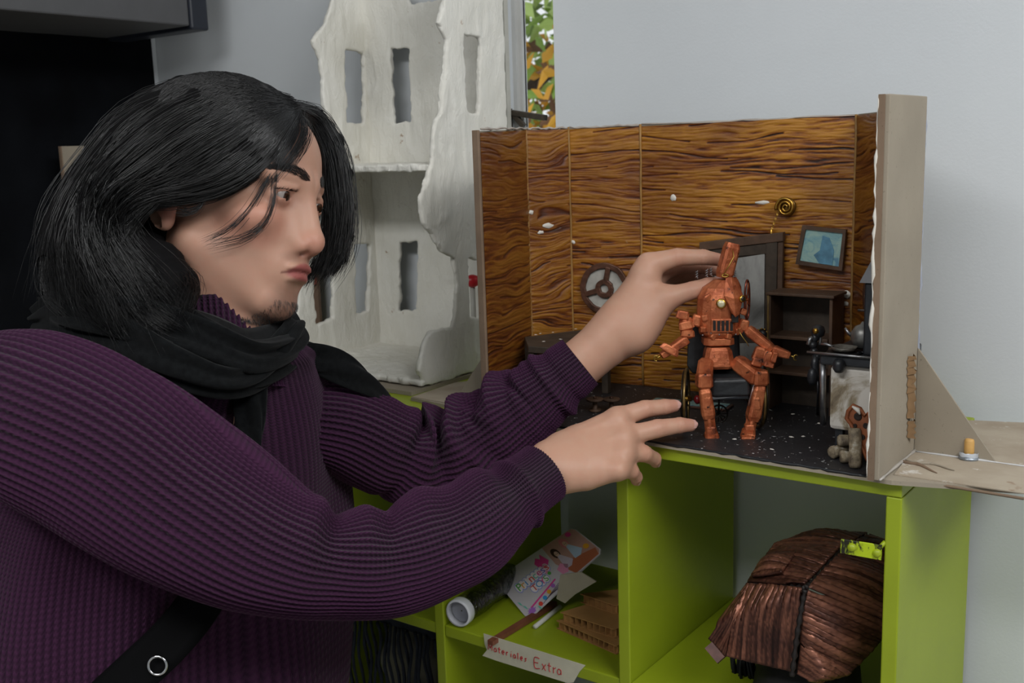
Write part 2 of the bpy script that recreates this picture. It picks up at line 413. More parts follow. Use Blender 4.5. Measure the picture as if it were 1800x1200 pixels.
wl = MB(); slab(wl, [fl(724, 697), fl(790, 708), (-.8315, 1.062), (-.857, 1.2), (-.86, 1.33), fl(801, 671.5)], ZB - .0011, ZB); wl.build('wing_paper', worn, dio)
# torn corrugation slit along the front edge
MB().tube([onz(px, py, ZS + .003) - np.array([0, .0015, ZS]) for px, py in ((1560, 836), (1640, 849), (1720, 862), (1800, 875))], .0016, 5).build('torn_edge', card_edge, bo)
blk = NT('black_stage_paint', 0.5); _v = blk.coord()
_sp = blk.ramp(blk.noise(_v, 230, 2, .4), [(0.70, (0, 0, 0)), (0.735, (1, 1, 1))])
_sm = blk.ramp(blk.noise(_v, 22, 6, .7), [(0.60, (0, 0, 0)), (0.85, (1, 1, 1))])
_cc = blk.mix(_sm, lin((38, 37, 39)), lin((84, 84, 88))); blk.color(blk.mix(_sp, _cc, lin((190, 190, 188)))); blk.bump(blk.noise(_v, 90, 5), .35, .0008)
WP = [(-.8200, 1.060), (-.849, 1.200), (-.823, 1.266), (-.719, 1.283), (-.430, 1.290), (-.3195, 1.146)]   # foot line of the inner wall faces
sf = MB(); slab(sf, [(-.8185, 1.06), (-.80, YF - .002), (-.72, YF - .003), (-.318, YF - .011), (-.316, 1.21), (-.43, 1.286), (-.719, 1.279), (-.82, 1.262), (-.845, 1.2)], ZB - .0008, ZB + .0006)
sfo = sf.build('stage_floor', blk.m, dio)
# thick black paint lip along the front
pts = [(x, YF - .003 - .008 * (x + .72) / .40 + random.uniform(-.0004, .0004) if x > -.72 else YF - .003, ZB - .001 + random.uniform(-.0004, .0005)) for x in np.linspace(-.79, -.325, 60)]
MB().tube(pts, [random.uniform(.0014, .0020) for _ in pts], 6).build('paint_lip', plain('black_gloss', (22, 23, 27), .35, var=.2), sfo)

# amber wood-grain wall panels, relief modelled
wg = NT('amber_wood_grain', 0.33); at_ = wg.n('ShaderNodeAttribute', _attribute_name='grain')
_v = wg.coord('Object', (22, 22, 110))
g2 = wg.math('ADD', at_.outputs['Fac'], wg.math('MULTIPLY', wg.math('SUBTRACT', wg.noise(_v, 1.4, 8, .72), .5), .9))
g2 = wg.math('ADD', g2, wg.math('MULTIPLY', wg.math('SUBTRACT', wg.noise(wg.coord('Object', (70, 70, 420)), 1.0, 5, .7, .6), .5), .7))
_c = wg.ramp(g2, [(0.12, lin((38, 18, 8))), (0.34, lin((104, 52, 16))), (0.55, lin((148, 90, 24))), (0.80, lin((176, 120, 38)))])
_bl = wg.ramp(wg.noise(wg.coord('Object', (9, 9, 14)), 1.0, 5, .6), [(0.42, (0, 0, 0)), (0.72, (1, 1, 1))])
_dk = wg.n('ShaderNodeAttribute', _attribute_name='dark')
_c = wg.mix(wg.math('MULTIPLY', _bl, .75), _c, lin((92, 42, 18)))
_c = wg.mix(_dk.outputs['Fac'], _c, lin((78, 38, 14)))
_sc = wg.ramp(wg.noise(wg.coord('Object', (45, 45, 60)), 1.0, 4, .7), [(0.74, (0, 0, 0)), (0.80, (1, 1, 1))])
wg.color(wg.mix(wg.math('MULTIPLY', _sc, .55), _c, lin((188, 170, 150)))); wg.bump(wg.noise(_v, 3.0, 8, .7), .6, .0016); wood_wall = wg.m
def wall_panel(p0, p1, ztop0, ztop1, seed, wav, dark):
    p0 = np.array([*p0, 0.]); p1 = np.array([*p1, 0.]); L = np.linalg.norm(p1 - p0); ex = (p1 - p0) / L; nrm = np.array([ex[1], -ex[0], 0])
    nu = max(24, int(L / .0016)); nv = 400
    u = np.linspace(0, L, nu); v = np.linspace(0, 1, nv); U, V = np.meshgrid(u, v); zt = ztop0 + (ztop1 - ztop0) * U / L; Z = V * zt
    q = np.stack([U * 9 + seed, np.zeros_like(U), Z * 22], -1).reshape(-1, 3)
    warp = vnoise(q, 1.0, seed).reshape(U.shape) * .007 * wav + vnoise(q * 2.7, 1.0, seed + 1).reshape(U.shape) * .0035 * wav
    zz = Z + warp
    h1 = vnoise(np.stack([U * 20, U * 0 + seed, zz * 360], -1).reshape(-1, 3), 1.0, seed + 2).reshape(U.shape)
    h2 = vnoise(np.stack([U * 55, U * 0 + seed, zz * 700], -1).reshape(-1, 3), 1.0, seed + 3).reshape(U.shape)
    h3 = vnoise(np.stack([U * 5, U * 0 + seed, zz * 55], -1).reshape(-1, 3), 1.0, seed + 4).reshape(U.shape)
    H = .66 + .27 * h1 + .27 * h2 + .18 * h3
    # a few long cracks between boards
    for k in range(26):
        zc = (k + .5 + .6 * math.sin(k * 7.3 + seed)) / 26 * ztop0
        cr = np.exp(-((zz + .004 * np.sin(U * 25 + k) - zc) / .0009) ** 2) * (vnoise(np.stack([U * 12 + k * 3, U * 0, U * 0], -1).reshape(-1, 3), 1.0, seed + 9).reshape(U.shape) > .05)
        H -= .75 * cr
    H = np.clip(H, -.6, 1.1)
    edge = np.minimum(np.minimum(U, L - U) / .002, 1.0)
    P = p0 + ex * U[..., None] + np.array([0, 0, 1.]) * (Z + ZB)[..., None] + nrm * ((H * .0017 - .0006) * edge)[..., None]
    me = grid_mesh('wall_panel', P)
    a = me.attributes.new('grain', 'FLOAT', 'POINT'); a.data.foreach_set('value', H.astype(np.float32).ravel())
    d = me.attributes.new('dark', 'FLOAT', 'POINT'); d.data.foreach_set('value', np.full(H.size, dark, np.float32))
    o = setmat(link('wall_panel', me, dio), wood_wall)
    # backing board with a real thickness, pale chipped edge
    bk = MB(); off = nrm * -.0075; inn = nrm * -.0020
    vs = []
    for p, zt in ((p0, ztop0), (p1, ztop1)):
        for o2 in (inn, off):
            for z in (0, zt + .0015): vs.append(p + o2 + np.array([0, 0, ZB + z]))
    bk.add(vs, [(0, 1, 3, 2), (4, 6, 7, 5), (0, 4, 5, 1), (2, 3, 7, 6), (0, 2, 6, 4), (1, 5, 7, 3)]).build('backing_board', card, o)
    return o
HT = .360
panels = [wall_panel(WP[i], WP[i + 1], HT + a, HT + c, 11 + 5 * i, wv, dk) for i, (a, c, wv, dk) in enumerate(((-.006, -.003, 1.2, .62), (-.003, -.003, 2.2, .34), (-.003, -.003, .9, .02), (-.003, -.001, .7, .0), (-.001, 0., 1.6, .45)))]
# vertical seam beads
for i in (1, 2, 3, 4):
    x, y = WP[i]; MB().tube([(x + random.uniform(-.0006, .0006), y - .0012, ZB + k * HT / 14) for k in range(15)], [.0013 + .0005 * random.random() for _ in range(15)], 6).build('seam_bead', plain('pale_seam', (150, 112, 60), .5, var=.3), panels[i])
# left wall front edge: layered cardboard
MB().box(-.8290, -.8195, 1.0545, 1.0592, ZB, ZB + HT - .003).build('edge_strip', card_edge, dio, .0008)
# pale glue along the top edges
for i in range(4):
    (x0, y0), (x1, y1) = WP[i], WP[i + 1]; pts = [(x0 + (x1 - x0) * k / 16, y0 + (y1 - y0) * k / 16 + .002, ZB + HT - .001 + random.uniform(-.001, .0012)) for k in range(17)]
    MB().tube(pts, [random.uniform(.0008, .0022) for _ in pts], 5).build('glue_bead', plain('dried_glue', (170, 160, 150), .4, var=.2), panels[i])
# white paint spots on the amber wall
chip = plain('white_paint', (215, 210, 200), .6, var=.05)
def blob(parent, name, c, rx, rz, nrm, m, seed, th=.0012):
    r = random.Random(seed); nrm = Vector(nrm).normalized(); ex = Vector((0, 0, 1)).cross(nrm).normalized(); ez = Vector((0, 0, 1)); k = 9
    ring = [Vector(c) + ex * (rx * r.uniform(.65, 1.1) * math.cos(2 * PI * i / k)) + ez * (rz * r.uniform(.65, 1.1) * math.sin(2 * PI * i / k)) for i in range(k)]
    b = MB(); b.add(ring + [p * 1 + nrm * th * .8 - (p - Vector(c)) * .25 for p in ring] + [Vector(c) + nrm * th], [(i, (i + 1) % k, (i + 1) % k + k, i + k) for i in range(k)] + [(i + k, (i + 1) % k + k, 2 * k) for i in range(k)], True)
    return b.build(name, m, parent)
def wall_hit(px, py, i):
    (x0, y0), (x1, y1) = WP[i], WP[i + 1]; d = ray(px, py); nx, ny = (y1 - y0), -(x1 - x0)
    t = ((x0 - CAMP[0]) * nx + (y0 - CAMP[1]) * ny) / (d[0] * nx + d[1] * ny); p = CAMP + d * t; p[2] -= ZS; L = math.hypot(nx, ny); return p, (nx / L, ny / L, 0)
for k, (px, py, i, rx, rz) in enumerate(((1184, 347, 3, .0045, .0055), (933, 373, 1, .005, .0035), (962, 396, 1, .010, .004), (950, 408, 1, .006, .003), (1008, 425, 2, .004, .003), (1341, 356, 3, .010, .0028), (1489, 517, 3, .0055, .0055), (1487, 533, 3, .0045, .0035))):
    p, nn = wall_hit(px, py, i); blob(panels[i], 'paint_spot', p + np.array(nn) * .0012, rx, rz, nn, chip, k)
# right side wall: bare cardboard outside, torn white plaster edge
rw = MB(); X0, X1 = -.3185, -.3090
r0 = onx(1541, 177, -.314); r1 = onx(1615, 180, -.309)
rw.box(X0, X1, 1.020, 1.142, ZB, ZB + .372)
rwo = rw.build('side_wall', card, dio, .001)
MB().box(X0 - .0008, X1 - .0045, 1.0175, 1.0200, ZB, ZB + .372).build('front_edge', card_edge, rwo)
pts = [(X0 - .0008 + random.uniform(-.0012, .0005), 1.0178 + random.uniform(-.001, .001), ZB + .004 + k * .367 / 46) for k in range(47)]
MB().tube(pts, [random.choice((.0005, .0007, .0010, .0020)) if .08 < k / 46 < .92 else .0005 for k in range(47)], 6).build('plaster_crust', chip, rwo)
pts = [(X1 - .001 + random.uniform(-.001, .001), 1.142 + random.uniform(-.001, .001), ZB + k * .36 / 40) for k in range(41)]
MB().tube(pts, [random.uniform(.0006, .0022) for k in range(41)], 5).build('glue_bead', plain('grey_glue', (160, 164, 176), .3, var=.2), rwo)
MB().tube([(X1 + .001, 1.02 + .122 * k / 12, ZB + .001) for k in range(13)], [random.uniform(.001, .0022) for k in range(13)], 5).build('glue_bead', plain('grey_glue2', (170, 164, 156), .3, var=.2), rwo)
# peeling brown paper strips on the wall's outside
rr = random.Random(3)
for k, (py, ph) in enumerate(((640, 32), (668, 40), (706, 52), (752, 30))):
    c = onx(1601, py, X1 + .0015); c[2] -= ZS; m = 8; vs = []
    for j in range(m + 1):
        z = c[2] + (.5 - j / m) * ph * .00062; wv = .5 + .5 * math.sin(j * 2.1 + k); vs += [(X1 + .0006, c[1] - .011 + .005 * wv, z), (X1 + .0045 + .003 * wv, c[1] + .0, z - .002 * wv), (X1 + .0015, c[1] + .010 - .004 * wv, z)]
    MB().add(vs, [q for j in range(m) for q in ((3 * j, 3 * j + 1, 3 * j + 4, 3 * j + 3), (3 * j + 1, 3 * j + 2, 3 * j + 5, 3 * j + 4))], True).build('peeling_paper', brown_paper, rwo)
# triangular braces
def brace(a, b_, c):
    nrm = Vector((0, 1, 0)); m = MB(); m.add([Vector(q) for q in (a, b_, c)] + [Vector(q) + nrm * .003 for q in (a, b_, c)], [(0, 1, 2), (5, 4, 3), (0, 3, 4, 1), (1, 4, 5, 2), (2, 5, 3, 0)]); return m.build('brace', card, dio)
yb = onz(1612, 776, ZS + ZB)[1]; bz = np.array([0, 0, ZS]); yb = 1.139
brace((X1 + .0005, yb, ZB), ony(1752, 781, yb) * [1, 1, 0] + [0, 0, ZB], (X1 + .0005, yb, ony(1616, 612, yb)[2] - ZS))
MB().tube([(X1 + .003 + k * .0095, yb - .001, ZB + .0006) for k in range(13)], [random.uniform(.0008, .0018) for _ in range(13)], 5).build('glue_bead', plain('clear_glue', (190, 190, 190), .2, var=.1), dio)
y2 = 1.075; brace((-.8300, y2, ZB), ony(797, 685, y2) * [1, 1, 0] + [0, 0, ZB], (-.8300, y2, ony(848, 608, y2)[2] - ZS))
# wooden peg with a glued foil foot on the right wing
pg = thing('wooden_peg', 'short wooden peg stump glued upright on the bare cardboard wing', 'peg', onz(1703, 806, ZS + ZB))
tint = plain('peg_wood', (205, 160, 92), .6, var=.12, scale=60); foil = plain('foil', (150, 158, 166), .25, .6, var=.2, scale=90, bump=.5)
MB().lathe([(.0048, 0), (.0052, .008), (.005, .019), (.0042, .0215), (.0015, .022)], 14).build('peg', tint, pg)
cup = MB().lathe([(.0100, .0), (.0105, .0012), (.0098, .0035), (.0075, .003), (.0056, .004)], 18).rough(.0005, 4).build('foil_foot', foil, pg)
MB().lathe([(.0092, .001), (.0096, .006), (.0088, .0075)], 18, None, False).rough(.0006, 8).build('glue_ring', plain('glue_clear', (185, 190, 196), .15, var=.1), pg)
# paper scraps and wood slivers on the wing
MB().tube([onz(1575 + 9 * k, 806 + 3.0 * k + 2 * math.sin(k), ZS + ZB) + np.array([0, 0, .0006 - ZS]) for k in range(9)], [.0006, .002, .0026, .002, .0026, .002, .0016, .0012, .0005], 5).build('torn_flap', card_edge, dio)
MB().tube([onz(1590 + 11 * k, 809 + 2.1 * k + 2 * math.sin(k), ZS + ZB) + np.array([0, 0, .001 - ZS]) for k in range(9)], [.0005, .0014, .002, .002, .002, .0014, .0012, .001, .0005], 5).build('torn_flap', card, dio)
# paint flakes scattered on the stage floor (crumbs)
fk = MB()
for k in range(46):
    if k < 7: px, py = ((1427, 716), (1394, 728), (1391, 768), (1357, 790), (1440, 744), (1412, 767), (1290, 772))[k]; s = .004
    else: px, py = random.uniform(1130, 1530), random.uniform(690, 815); s = random.uniform(.0006, .0016)
    q = onz(px, py, ZS + ZB + .001); q[2] -= ZS
    if not (-.80 < q[0] < -.335 and YF + .004 < q[1] < 1.25): continue
    a = [random.uniform(.5, 1) * s for _ in range(5)]
    fk.add([(q[0] + a[i] * math.cos(i * 1.257), q[1] + a[i] * math.sin(i * 1.257), q[2] + random.uniform(0, .0006)) for i in range(5)] + [(q[0], q[1], q[2] + .0012)], [(i, (i + 1) % 5, 5) for i in range(5)])
o = fk.build('paint_flakes', chip, sfo); o['kind'] = 'stuff'
# ================================================================ THE WHITE PLASTER RUIN
pt = NT('white_plaster', 0.8, spec=.25); _v = pt.coord()
_c = pt.ramp(pt.noise(_v, 10, 4), [(0.3, lin((221, 218, 207))), (0.7, lin((234, 232, 224)))])
_s = pt.ramp(pt.noise(_v, 34, 5, .65), [(0.67, (0, 0, 0)), (0.73, (1, 1, 1))])
pt.color(pt.mix(pt.math('MULTIPLY', _s, .8), _c, lin((150, 112, 70))))
_h = pt.math('ADD', pt.noise(pt.coord('Object', (60, 60, 22)), 1.0, 5, .6, 2.5), pt.math('MULTIPLY', pt.noise(_v, 150, 4), .3))
pt.bump(_h, .55, .004); plaster = pt.m
def poly_sdf(Q, poly):
    poly = np.array(poly, float); d = np.full(len(Q), 1e9); s = np.ones(len(Q)); n = len(poly)
    for i in range(n):
        a, b = poly[i], poly[i - 1]; e = b - a; w = Q - a; t = np.clip((w @ e) / (e @ e + 1e-12), 0, 1)
        d = np.minimum(d, ((w - t[:, None] * e) ** 2).sum(1))
        c1 = Q[:, 1] >= a[1]; c2 = Q[:, 1] < b[1]; c3 = e[0] * w[:, 1] > e[1] * w[:, 0]
        flip = (c1 & c2 & c3) | (~c1 & ~c2 & ~c3); s = np.where(flip, -s, s)
    return s * np.sqrt(d)
def plaster_slab(name, outline, holes, axis, w0, th, root, seed, h=.0024, m=None, amp=1.0, parent=None):
    """outline in the two remaining axes (a,b); slab centred at w0 on `axis`"""
    ax = [i for i in range(3) if i != axis]; O = np.array(outline, float); lo = np.zeros(3); hi = np.zeros(3)
    lo[ax] = O.min(0) - .008; hi[ax] = O.max(0) + .008; lo[axis] = w0 - th / 2 - .006; hi[axis] = w0 + th / 2 + .006
    def fn(P):
        Q = P[:, ax]; Qn = Q + np.stack([vnoise(P, 75, seed) + .6 * vnoise(P, 190, seed + 7), vnoise(P, 75, seed + 1) + .6 * vnoise(P, 190, seed + 8)], 1) * .0022 * amp
        d = poly_sdf(Qn, O)
        for hl in holes: d = np.maximum(d, -poly_sdf(Qn, hl))
        r = .0014; q = np.stack([d + r, np.abs(P[:, axis] - w0) - th / 2 + r], 1)
        e = np.linalg.norm(np.maximum(q, 0), axis=1) + np.minimum(q.max(1), 0) - r
        st = P * np.array([1.0, 1.0, .4])
        return e + amp * (.0011 * vnoise(st, 95, seed + 2) + .0010 * vnoise(P, 40, seed + 3) - .0014 * (1 - np.abs(vnoise(st, 48, seed + 5))) ** 5)
    v, f = surface_nets(fn, lo, hi, h)
    v = v - np.array(root.location)
    return setmat(link(name, np_mesh(name, v, f), parent or root), m or plaster)
xC, xA, yB = -.991, -1.262, 1.328
house = thing('ruined_house_model', 'white plaster ruined house model with broken walls and tall window holes', 'house model', (-1.12, 1.22, ZS + .0065))
pxC = [(745, 678), (733, 650), (740, 610), (755, 582), (793, 575), (800, 500), (795, 452), (775, 440), (742, 392), (735, 350), (757, 292), (762, 215), (772, 200), (782, 70), (768, 40), (778, 0), (772, -60), (800, -110), (880, -110), (880, 0), (888, 230), (893, 460), (890, 655)]
oc = [onx(px, py, xC)[1:] for px, py in pxC]; oc[0] = (oc[0][0], ZS + .0075); oc[-1] = (1.338, ZS + .0075)
hC = [[onx(px, py, xC)[1:] for px, py in q] for q in ([(813, 62), (842, 66), (838, 200), (817, 194)], [(819, 455), (862, 457), (862, 560), (822, 560)])]
plaster_slab('side_wall', oc, hC, 0, xC, .008, house, 31)
pxA = [(523, 640), (519, 560), (530, 470), (560, 420), (572, 330), (574, 290), (567, 170), (561, 105), (548, 72), (570, 40), (582, 0), (600, -60), (640, -100), (668, -110)]
oa = [onx(px, py, xA)[1:] for px, py in pxA]; oa[0] = (oa[0][0], ZS + .0075); oa += [(yB, oa[-1][1]), (yB, ZS + .0075)]
hA = [[onx(px, py, xA)[1:] for px, py in q] for q in ([(604, 85), (638, 94), (637, 217), (608, 217)], [(548, 470), (582, 466), (583, 560), (552, 568)], [(622, 430), (648, 428), (645, 546), (624, 551)])]
plaster_slab('side_wall', oa, hA, 0, xA, .008, house, 41)
ob = [(xA, ZS + .0075), (xA, 1.93), ony(715, -20, yB)[[0, 2]], ony(722, 10, yB)[[0, 2]], ony(776, 0, yB)[[0, 2]], (xC, ony(776, 0, yB)[2]), (xC, ZS + .0075)]
hB = [[ony(px, py, yB)[[0, 2]] for px, py in q] for q in ([(688, 86), (722, 84), (724, 215), (694, 216)], [(704, 424), (736, 422), (735, 546), (704, 545)])]
plaster_slab('back_wall', ob, hB, 1, yB, .008, house, 51)
plaster_slab('floor_slab', [(xA, 1.163), (xC - .002, 1.160), (xC - .002, yB), (xA, yB)], [], 2, 1.6165, .010, house, 61)
plaster_slab('floor_slab', [(xA + .001, 1.121), (-1.10, 1.118), (xC + .002, 1.121), (xC + .002, yB), (xA, yB)], [], 2, ZS + .0125, .008, house, 71)
hbp = MB().box(-1.345, -.986, 1.094, 1.338, ZS + .0003, ZS + .006); hbo = hbp.build('house_base_sheet', card); tag(hbo, 'thin cardboard sheet under the white ruined house', 'cardboard')
# red plastic knob behind the house, seen through its side window
kb = thing('red_knob', 'small red plastic knob seen through the lower window of the white house', 'knob', tuple(ony(832, 540, 1.28) * [1, 1, 0] + [0, 0, ZS + .0174]))
redm = plain('red_plastic', (200, 30, 45), .3, var=.08)
zk = ony(832, 494, 1.28)[2] - ZS - .0174
MB().lathe([(.004, 0), (.004, zk - .010)], 12).build('post', plain('pale_post', (190, 188, 180), .5), kb)
MB().lathe([(.003, zk - .010), (.010, zk - .006), (.012, zk), (.010, zk + .007), (.003, zk + .010)], 18).build('cap', redm, kb)

# ================================================================ SECOND CARDBOARD STAGE, BEHIND THE PERSON
cb = thing('cardboard_stage', 'bare cardboard model stage standing behind the person against black cloth', 'diorama', (-1.6, 1.2, ZS))
L = lambda b, name, m, root, parent=None, bevel=0: _lw(b, name, m, root, parent, bevel)
def _lw(b, name, m, root, parent, bevel):
    x, y, z = root.location; b.v = [(p[0] - x, p[1] - y, p[2] - z) for p in b.v]; return b.build(name, m, parent or root, bevel)
L(MB().box(-1.835, -1.40, 1.06, 1.334, ZS + .0003, ZS + .006), 'base_board', card, cb)
L(MB().box(-1.803, -1.797, 1.094, 1.327, ZS + .006, 1.669), 'side_panel', card, cb)
L(MB().box(-1.8035, -1.7965, 1.0915, 1.094, ZS + .006, 1.669), 'edge_strip', card_edge, cb)
darkcard = cardboard('brown_cardboard', (126, 104, 88), .1)
L(MB().box(-1.80, -1.41, 1.328, 1.334, ZS + .006, 1.55), 'back_panel', darkcard, cb)
L(MB().box(-1.80, -1.41, 1.322, 1.3275, 1.41, 1.435), 'painted_band', plain('terracotta', (150, 84, 66), .7, var=.15), cb)
L(MB().prism([(1.16, ZS + .006), (1.32, ZS + .006), (1.32, 1.46)], -1.47, -1.464, lambda a, c, d: (d, a, c)), 'brace', darkcard, cb)
# dark wooden bracket on the window sill
zz = ony(920, 207, YW + .01)[2]
br = thing('wooden_bracket', 'dark wooden stick bracket leaning in the window slot', 'bracket', (-.985, YW + .018, WZ0 + .02))
dwood = plain('dark_wood', (62, 54, 44), .7, var=.3, scale=80, bump=.4)
q = lambda px, py, y: ony(px, py, y) - np.array([-.985, YW + .018, WZ0 + .02])
MB().bar(q(886, 196, YW + .022), q(959, 207, YW + .022), .012, .0085).build('crossbar', dwood, br, .001)
MB().bar(q(893, 190, YW + .020), q(897, 252, YW + .020) * [1, 1, 0], .011, .010).build('upright', dwood, br, .001)
MB().bar(q(899, 196, YW + .021), q(921, 222, YW + .021), .008, .008).build('knee', dwood, br, .001)
# ================================================================ PROPS INSIDE THE DIORAMA
ZD = ZS + ZB + .0007                                  # stage floor level
YWALL = 1.2835
aged = plain('aged_dark_wood', (64, 54, 44), .6, var=.35, scale=55, bump=.5, bscale=120)
aged2 = plain('aged_brown_wood', (84, 62, 46), .6, var=.35, scale=55, bump=.5, bscale=120)
brass = plain('brass', (190, 150, 70), .28, 1.0, var=.25, scale=120)
steel = plain('worn_steel', (150, 150, 152), .3, .9, var=.25, scale=120)
blackpl = plain('black_painted', (34, 36, 40), .35, var=.3, scale=90, bump=.4)
greyp = NT('smoky_grey_panel', .6); _v = greyp.coord('Object', (1, 1, .6))
greyp.color(greyp.ramp(greyp.noise(_v, 26, 6, .65, .6), [(0.30, lin((78, 78, 76))), (0.48, lin((146, 146, 142))), (0.72, lin((172, 172, 168)))])); greyp = greyp.m
def pxslab(b, pxs, y, th):
    """polygon drawn on the plane y, given real thickness towards the wall"""
    pts = [ony(px, py, y) for px, py in pxs]; n = len(pts); vs = [tuple(p) for p in pts] + [(p[0], p[1] + th, p[2]) for p in pts]
    return b.add(vs, [tuple(range(n)), tuple(range(2 * n - 1, n - 1, -1))] + [(i, (i + 1) % n, (i + 1) % n + n, i + n) for i in range(n)])
# ---- door in the back wall
yD = YWALL - .0085
door = thing('miniature_door', 'tall miniature grey door in dark wooden frame behind the copper robot', 'door', tuple(ony(1290, 700, yD) * [1, 1, 0] + [0, 0, ZD]))
L(pxslab(MB(), [(1229, 426), (1376, 408), (1376, 424), (1229, 441)], yD - .003, .009), 'lintel', aged2, door, None, .0008)
L(pxslab(MB(), [(1240, 440), (1350, 427), (1350, 446), (1240, 456)], yD - .001, .007), 'lintel', aged, door, None, .0008)
L(pxslab(MB(), [(1229, 441), (1246, 439), (1248, 690), (1232, 690)], yD - .002, .008), 'door_jamb', aged, door, None, .0008)
L(pxslab(MB(), [(1346, 427), (1366, 424), (1362, 702), (1343, 700)], yD - .002, .008), 'door_jamb', aged, door, None, .0008)
L(pxslab(MB(), [(1367, 424), (1376, 423), (1372, 702), (1363, 701)], yD, .006), 'door_jamb', aged2, door, None, .0008)
dl = L(pxslab(MB(), [(1246, 455), (1346, 445), (1344, 698), (1248, 688)], yD + .001, .005), 'door_leaf', aged, door, None, .0006)
L(pxslab(MB(), [(1256, 460), (1344, 446), (1343, 578), (1256, 582)], yD - .0005, .0015), 'door_panel', greyp, door, dl)
L(pxslab(MB(), [(1256, 604), (1342, 603), (1341, 690), (1256, 680)], yD - .0005, .0015), 'door_panel', greyp, door, dl)
kc = ony(1340, 588, yD - .004)
for i in range(11):
    a = 2 * PI * i / 11; p = kc + np.array([.0075 * math.cos(a), 0, .0075 * math.sin(a)])
    L(MB().lathe([(.0005, -.0014), (.0014, -.0008), (.0014, .0008), (.0005, .0014)], 8, euler_m(p)), 'bead', brass, door, dl)
L(MB().lathe([(.006, 0), (.006, .003), (.003, .005)], 14, euler_m(kc + np.array([0, .003, 0]), (PI / 2, 0, 0))), 'knob', blackpl, door, dl)
# ---- gear-shaped wall clocks
rust = plain('rusty_copper', (96, 66, 52), .45, .5, var=.5, scale=70, bump=.6, bscale=200)
mist = plain('frosted_disc', (168, 166, 158), .6, var=.2, scale=50)
def gear(name, label, c, R, ex, nrm, spokes, a0):
    c = Vector(c); ex = Vector(ex).normalized(); nrm = Vector(nrm).normalized(); ez = Vector((0, 0, 1))
    g = thing(name, label, 'wall wheel', tuple(c), 0, 'wheel ornaments on the diorama walls')
    def ring(r0, r1, d0, d1, n=40):
        b = MB(); vs = []
        for i in range(n):
            a = 2 * PI * i / n; u = ex * math.cos(a) + ez * math.sin(a); rr = random.Random(i).uniform(-.0006, .0006)
            vs += [u * (r0 + rr) + nrm * d0, u * (r1 + rr) + nrm * d0, u * (r1 + rr) + nrm * d1, u * (r0 + rr) + nrm * d1]
        fs = [(4 * i + k, 4 * i + (k + 1) % 4, 4 * ((i + 1) % n) + (k + 1) % 4, 4 * ((i + 1) % n) + k) for i in range(n) for k in range(4)]
        return b.add(vs, fs)
    ring(R * .78, R, .001, .006).build('rim', rust, g, .0008); hub = ring(R * .17, R * .36, .001, .0065, 24).build('hub', rust, g, .0008)
    disc = MB(); n = 32; disc.add([ex * (R * .9 * math.cos(2 * PI * i / n)) + ez * (R * .9 * math.sin(2 * PI * i / n)) + nrm * d for d in (.0005, .0018) for i in range(n)], [tuple(range(n)), tuple(range(2 * n - 1, n - 1, -1))] + [(i, (i + 1) % n, (i + 1) % n + n, i + n) for i in range(n)])
    disc.build('backing_disc', mist, g)
    for k in range(spokes):
        a = a0 + 2 * PI * k / spokes; u = ex * math.cos(a) + ez * math.sin(a)
        MB().bar(u * R * .30 + nrm * .004, u * R * .84 + nrm * .004, R * .2, .005, nrm).build('spoke', rust, g, .0008)
    return g
p, nn = wall_hit(1065, 506, 2)
(x0, y0), (x1, y1) = WP[2], WP[3]; gear('gear_wheel', 'round rusty three-spoked wheel ornament on amber wall beside the raised hand', (p[0] + nn[0] * .0015, p[1] + nn[1] * .0015, p[2] + ZS), .0365, (x1 - x0, y1 - y0, 0), nn, 3, 1.35)
p, nn = wall_hit(1546, 524, 4)
(x0, y0), (x1, y1) = WP[4], WP[5]; gear('gear_wheel', 'round rusty wheel ornament half hidden behind the stove pipe and side wall', (p[0] + nn[0] * .002, p[1] + nn[1] * .002, p[2] + ZS), .034, (x1 - x0, y1 - y0, 0), nn, 3, .4)
# ---- brass spiral sconce with hanging bell
sc_ = thing('brass_bell_sconce', 'brass spiral wall sconce with a little bell hanging on a chain', 'bell', tuple(ony(1381, 365, YWALL)))
cs = ony(1381, 364, YWALL - .005)
sp = [cs + np.array([r * math.cos(a), -.002 * k / 60, r * math.sin(a)]) for k, (r, a) in enumerate([(.0015 + .0105 * k / 60, -.3 + 5.2 * PI * k / 60) for k in range(61)])]
L(MB().tube(sp, [.0010 + .0012 * k / 60 for k in range(61)], 7), 'spiral', brass, sc_)
L(MB().lathe([(.0118, 0), (.0112, .0015), (.009, .002)], 24, euler_m(cs + np.array([0, .0045, 0]), (PI / 2, 0, 0))), 'backplate', plain('dark_brass', (112, 86, 40), .4, .8, var=.3), sc_)
pa, pb = ony(1368, 372, YWALL - .006), ony(1356, 405, YWALL - .006); pb[0] = ony(1356, 405, YWALL - .006)[0]
for k in range(9):
    c = pa + (pb - pa) * k / 8
    L(MB().tube([c + np.array([.0008 * math.cos(a), .0008 * math.sin(a) * (k % 2), .0018 * math.sin(a)]) for a in np.linspace(0, 2 * PI, 8, False)], .00045, 5, True), 'chain_link', brass, sc_)
L(MB().lathe([(.0006, .002), (.0016, .0), (.002, -.004), (.0026, -.008), (.0048, -.0115), (.0052, -.0125)], 16, euler_m(pb), False), 'bell', brass, sc_)
